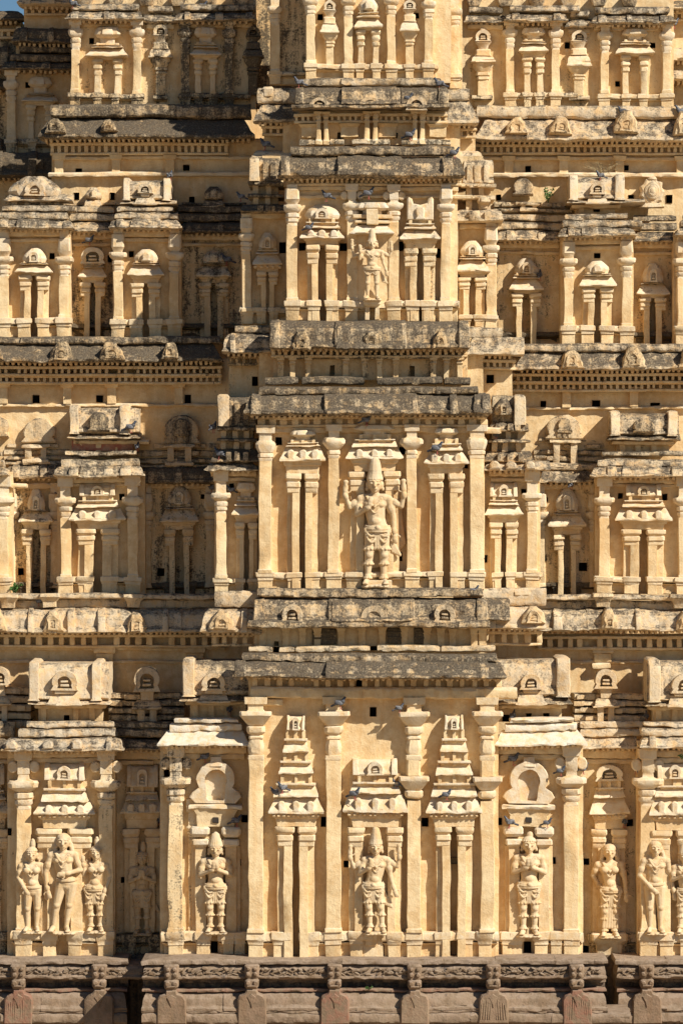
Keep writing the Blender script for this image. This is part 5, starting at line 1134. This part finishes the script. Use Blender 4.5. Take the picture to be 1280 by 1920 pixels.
BIRDS = [  # x, foot y, depth, turn in degrees, label
 (384, 1430, F1 + 16, 15, 'pigeon perched on the left flank beside the top of the horseshoe arch'),
 (637, 1330, C1 + 38, -10, 'pigeon standing on the second capital under the main eave'), (748, 1337, C1 + 34, 12, 'pigeon crouched on the capital right of the square hole'),
 (443, 1550, F1 + 24, 10, 'pigeon on the eave end beside the left figure with joined hands'), (530, 1488, C1 + 34, -150, 'pigeon facing down on the left stepped shrine of the centre'),
 (515, 1494, C1 + 24, 205, 'pigeon at the left end of the eave under the other pigeon'), (664, 1500, C1 + 36, -25, 'pigeon on the left end of the central shrine eave'),
 (836, 1500, C1 + 38, -8, 'pigeon flat on the eave of the right stepped shrine'), (744, 1480, C1 + 20, 170, 'shadowed pigeon between the central shrine and the third pillar'),
 (961, 1435, F1 + 16, 5, 'pigeon on the left shoulder of the right horseshoe arch'), (1050, 1455, F1 + 34, -12, 'pigeon on top of the right flank capital'),
 (1092, 1452, F1 + 8, 8, 'darker pigeon beside the right flank capital in shade'), (955, 1553, F1 + 28, 190, 'pale pigeon on the slab left of the right figure'), (1025, 1552, F1 + 28, -18, 'pigeon with its head up on the slab right of the right figure'),
 (1170, 1552, R1 + 24, 90, 'pigeon facing out of the right recess by the square hole'), (961, 1352, F1, 70, 'pigeon in the shaded opening under the right barrel roof'), (1211, 1352, R1 + 10, 90, 'pigeon sheltering at the foot of the far right barrel roof'),
 (430, 1342, F1 - 10, 100, 'pigeon in the dark corner by the left barrel roof'), (300, 1548, R1 + 30, 80, 'pigeon half hidden in shade beside the left flank pillar'), (1192, 1452, A1 + 4, 95, 'pigeon tucked between the right aedicule pillar and its volute'),
 (245, 812, A2 + 26, 0, 'pigeon on the edge of the left barrel roof of the second storey'), (258, 846, A2 + 18, 80, 'pigeon under the left barrel roof of the second storey'),
 (400, 812, F2 + 14, 60, 'pale pigeon against the shaded corner block'), (412, 862, F2 + 30, 160, 'pigeon bending on the left flank cornice'), (433, 928, F2 + 10, 200, 'pigeon beside the small hole of the left flank'),
 (398, 925, R2 + 12, 170, 'pigeon in shade left of the flank pillar'), (74, 1137, A2 + 50, 180, 'pigeon on the long roof course at the far left'), (112, 942, R2 + 12, 185, 'pigeon deep in the left recess of the second storey'),
 (818, 852, C2 + 38, -8, 'pigeon walking on the eave of the right shrine by the tall statue'), (888, 1117, C2 + 40, -5, 'pigeon on the podium edge right of the tall statue'), (686, 798, C2 + 34, 15, 'dark pigeon on the roof above the tall statue'),
 (929, 826, F2 + 24, 90, 'pigeon in front of the mossy small dome at right'), (1070, 918, R2 + 26, 60, 'pigeon on top of the dome shrine in the right recess'),
 (1011, 526, R3 + 24, 80, 'pigeon perched on the eave of the third storey recess at right'), (613, 378, C3 + 34, 170, 'pale breasted pigeon on the left dome of the third storey'), (579, 436, C3 + 38, -8, 'pigeon on the eave under the left dome of the third storey'),
 (690, 374, C3 + 36, -10, 'pigeon on the finial above the four armed figure of the third storey'), (168, 460, R3 + 22, -12, 'pigeon with raised head on top of the left arch shrine'), (319, 338, A3 - 10, 70, 'upright pigeon on the left barrel roof of the third storey'),
 (426, 498, R3 + 26, 185, 'pigeon on the shaded dome of the left recess'), (452, 378, F3 - 10, 170, 'pigeon in deep shade left of the central bay'), (851, 297, C3 + 40, -10, 'pigeon on the grey eave at the right of the centre'), (768, 264, C4 + 48, -10, 'pigeon beside the small twin pillars of the uppermost band'),
 (765, 193, C4 + 56, -15, 'pigeon in front of the uppermost mossy roof'), (824, 168, C4 + 50, 175, 'pigeon lying on the coping at the top right of the centre'), (561, 165, C4 + 50, 185, 'pigeon at the left end of the upper coping'), (1125, 338, A3 + 4, 185, 'pigeon on the right barrel roof of the third storey'),
 (498, 282, F4 + 50, 170, 'pigeon on the shaded ledge below the upper left corner'), (138, 16, A4 + 30, 175, 'pigeon on the uppermost eave at left'), (1166, 218, A4 + 70, 160, 'pigeon on a stub of the pale roof course at upper right'), (1275, 220, A4 + 70, 190, 'pigeon at the upper right edge of the photo'), (380, 20, A4 + 20, 0, 'pigeon on the uppermost shaded course'),
 (1262, 54, R4 - 30, 10, 'pigeon at the far right under the topmost eave')]
proto = make_pigeon()
for i, (x, y, d, deg, lab) in enumerate(BIRDS):
    if i == 0: o = proto
    else:
        o = proto.copy(); COL.objects.link(o)
        for ch in proto.children:
            c_ = ch.copy(); COL.objects.link(c_); c_.parent = o
            for g2 in ch.children: e_ = g2.copy(); COL.objects.link(e_); e_.parent = c_
    tag(o, lab, 'pigeon', 'pigeons perched on the tower')
for i, (x, y, d, deg, lab) in enumerate(BIRDS):
    o = [q for q in bpy.data.objects if q.get('label') == lab][0]
    o.location = Lay(d).at(x, y, 0); o.rotation_euler = (0, 0, R(deg)); o.scale = [.98 + .12 * math.sin(i * 2.3)] * 3

# ------------------------------------------------------------ plants rooted in the masonry
def leaf(vs, fs, p, dirv, ln, wd):
    d_ = dirv.normalized(); s_ = d_.cross(Vector((random.uniform(-.4, .4), -1, random.uniform(-.3, .3)))).normalized() * wd
    bnd = Vector((0, -.25, -.35)) * ln * .35; b0 = len(vs)
    vs += [p, p + d_ * ln * .45 + s_, p + d_ * ln + bnd, p + d_ * ln * .45 - s_]; fs.append((b0, b0 + 1, b0 + 2, b0 + 3))
def plant(name, label, cat, x, y, d, h, spread, n, mat, ll, lw, group=None, stems=7):
    base = Lay(d).at(x, y, 0); root = empty(name, base); tag(root, label, cat, group)
    st = Clay(); vs, fs = [], []
    for i in range(stems):
        tip = Vector((random.uniform(-1, 1) * spread, -random.uniform(.0, .8) * spread * .5, h * random.uniform(.5, 1))); mid = tip * .5 + Vector((random.uniform(-.02, .02), 0, h * .12))
        st.limb((0, 0, 0), .004, mid, .003, seg=5); st.limb(mid, .003, tip, .0018, seg=5)
        for k in range(n // stems):
            t = random.uniform(.25, 1.0); p = (mid * (t * 2) if t < .5 else mid.lerp(tip, t * 2 - 1))
            leaf(vs, fs, Vector(p), Vector((random.uniform(-1, 1), random.uniform(-.8, .2), random.uniform(-.2, 1))), ll * random.uniform(.6, 1.1), lw)
    st.build('stem', mat, root, .01, fuse=False)
    me = bpy.data.meshes.new('foliage'); me.from_pydata(vs, [], fs); me.materials.append(mat); o = bpy.data.objects.new('foliage', me); COL.objects.link(o); o.parent = root
plant('leafy_plant', 'green leafy sprig growing from the ledge of the third storey right of the centre', 'plant', 1027, 380, R3 - 8, .32, .14, 70, LEAF, .07, .016)
plant('leafy_plant', 'low green plant at the foot of the far left pillar of the second storey', 'plant', 30, 1112, A2 + 20, .20, .17, 80, LEAF, .075, .022)
plant('leafy_plant', 'tiny weed growing in the granite plinth left of centre', 'plant', 692, 1856, 35 + 26, .07, .09, 50, LEAF, .04, .010)
plant('dry_weed', 'dry straw coloured weeds on the ledge under the uppermost right roof', 'dry weed', 1128, 330, A4 + 44, .34, .48, 160, DRY, .06, .004, stems=26)
plant('leafy_plant', 'dark small plant at the right edge above the aedicule', 'plant', 1277, 1424, A1 + 20, .12, .08, 40, LEAF, .05, .012)
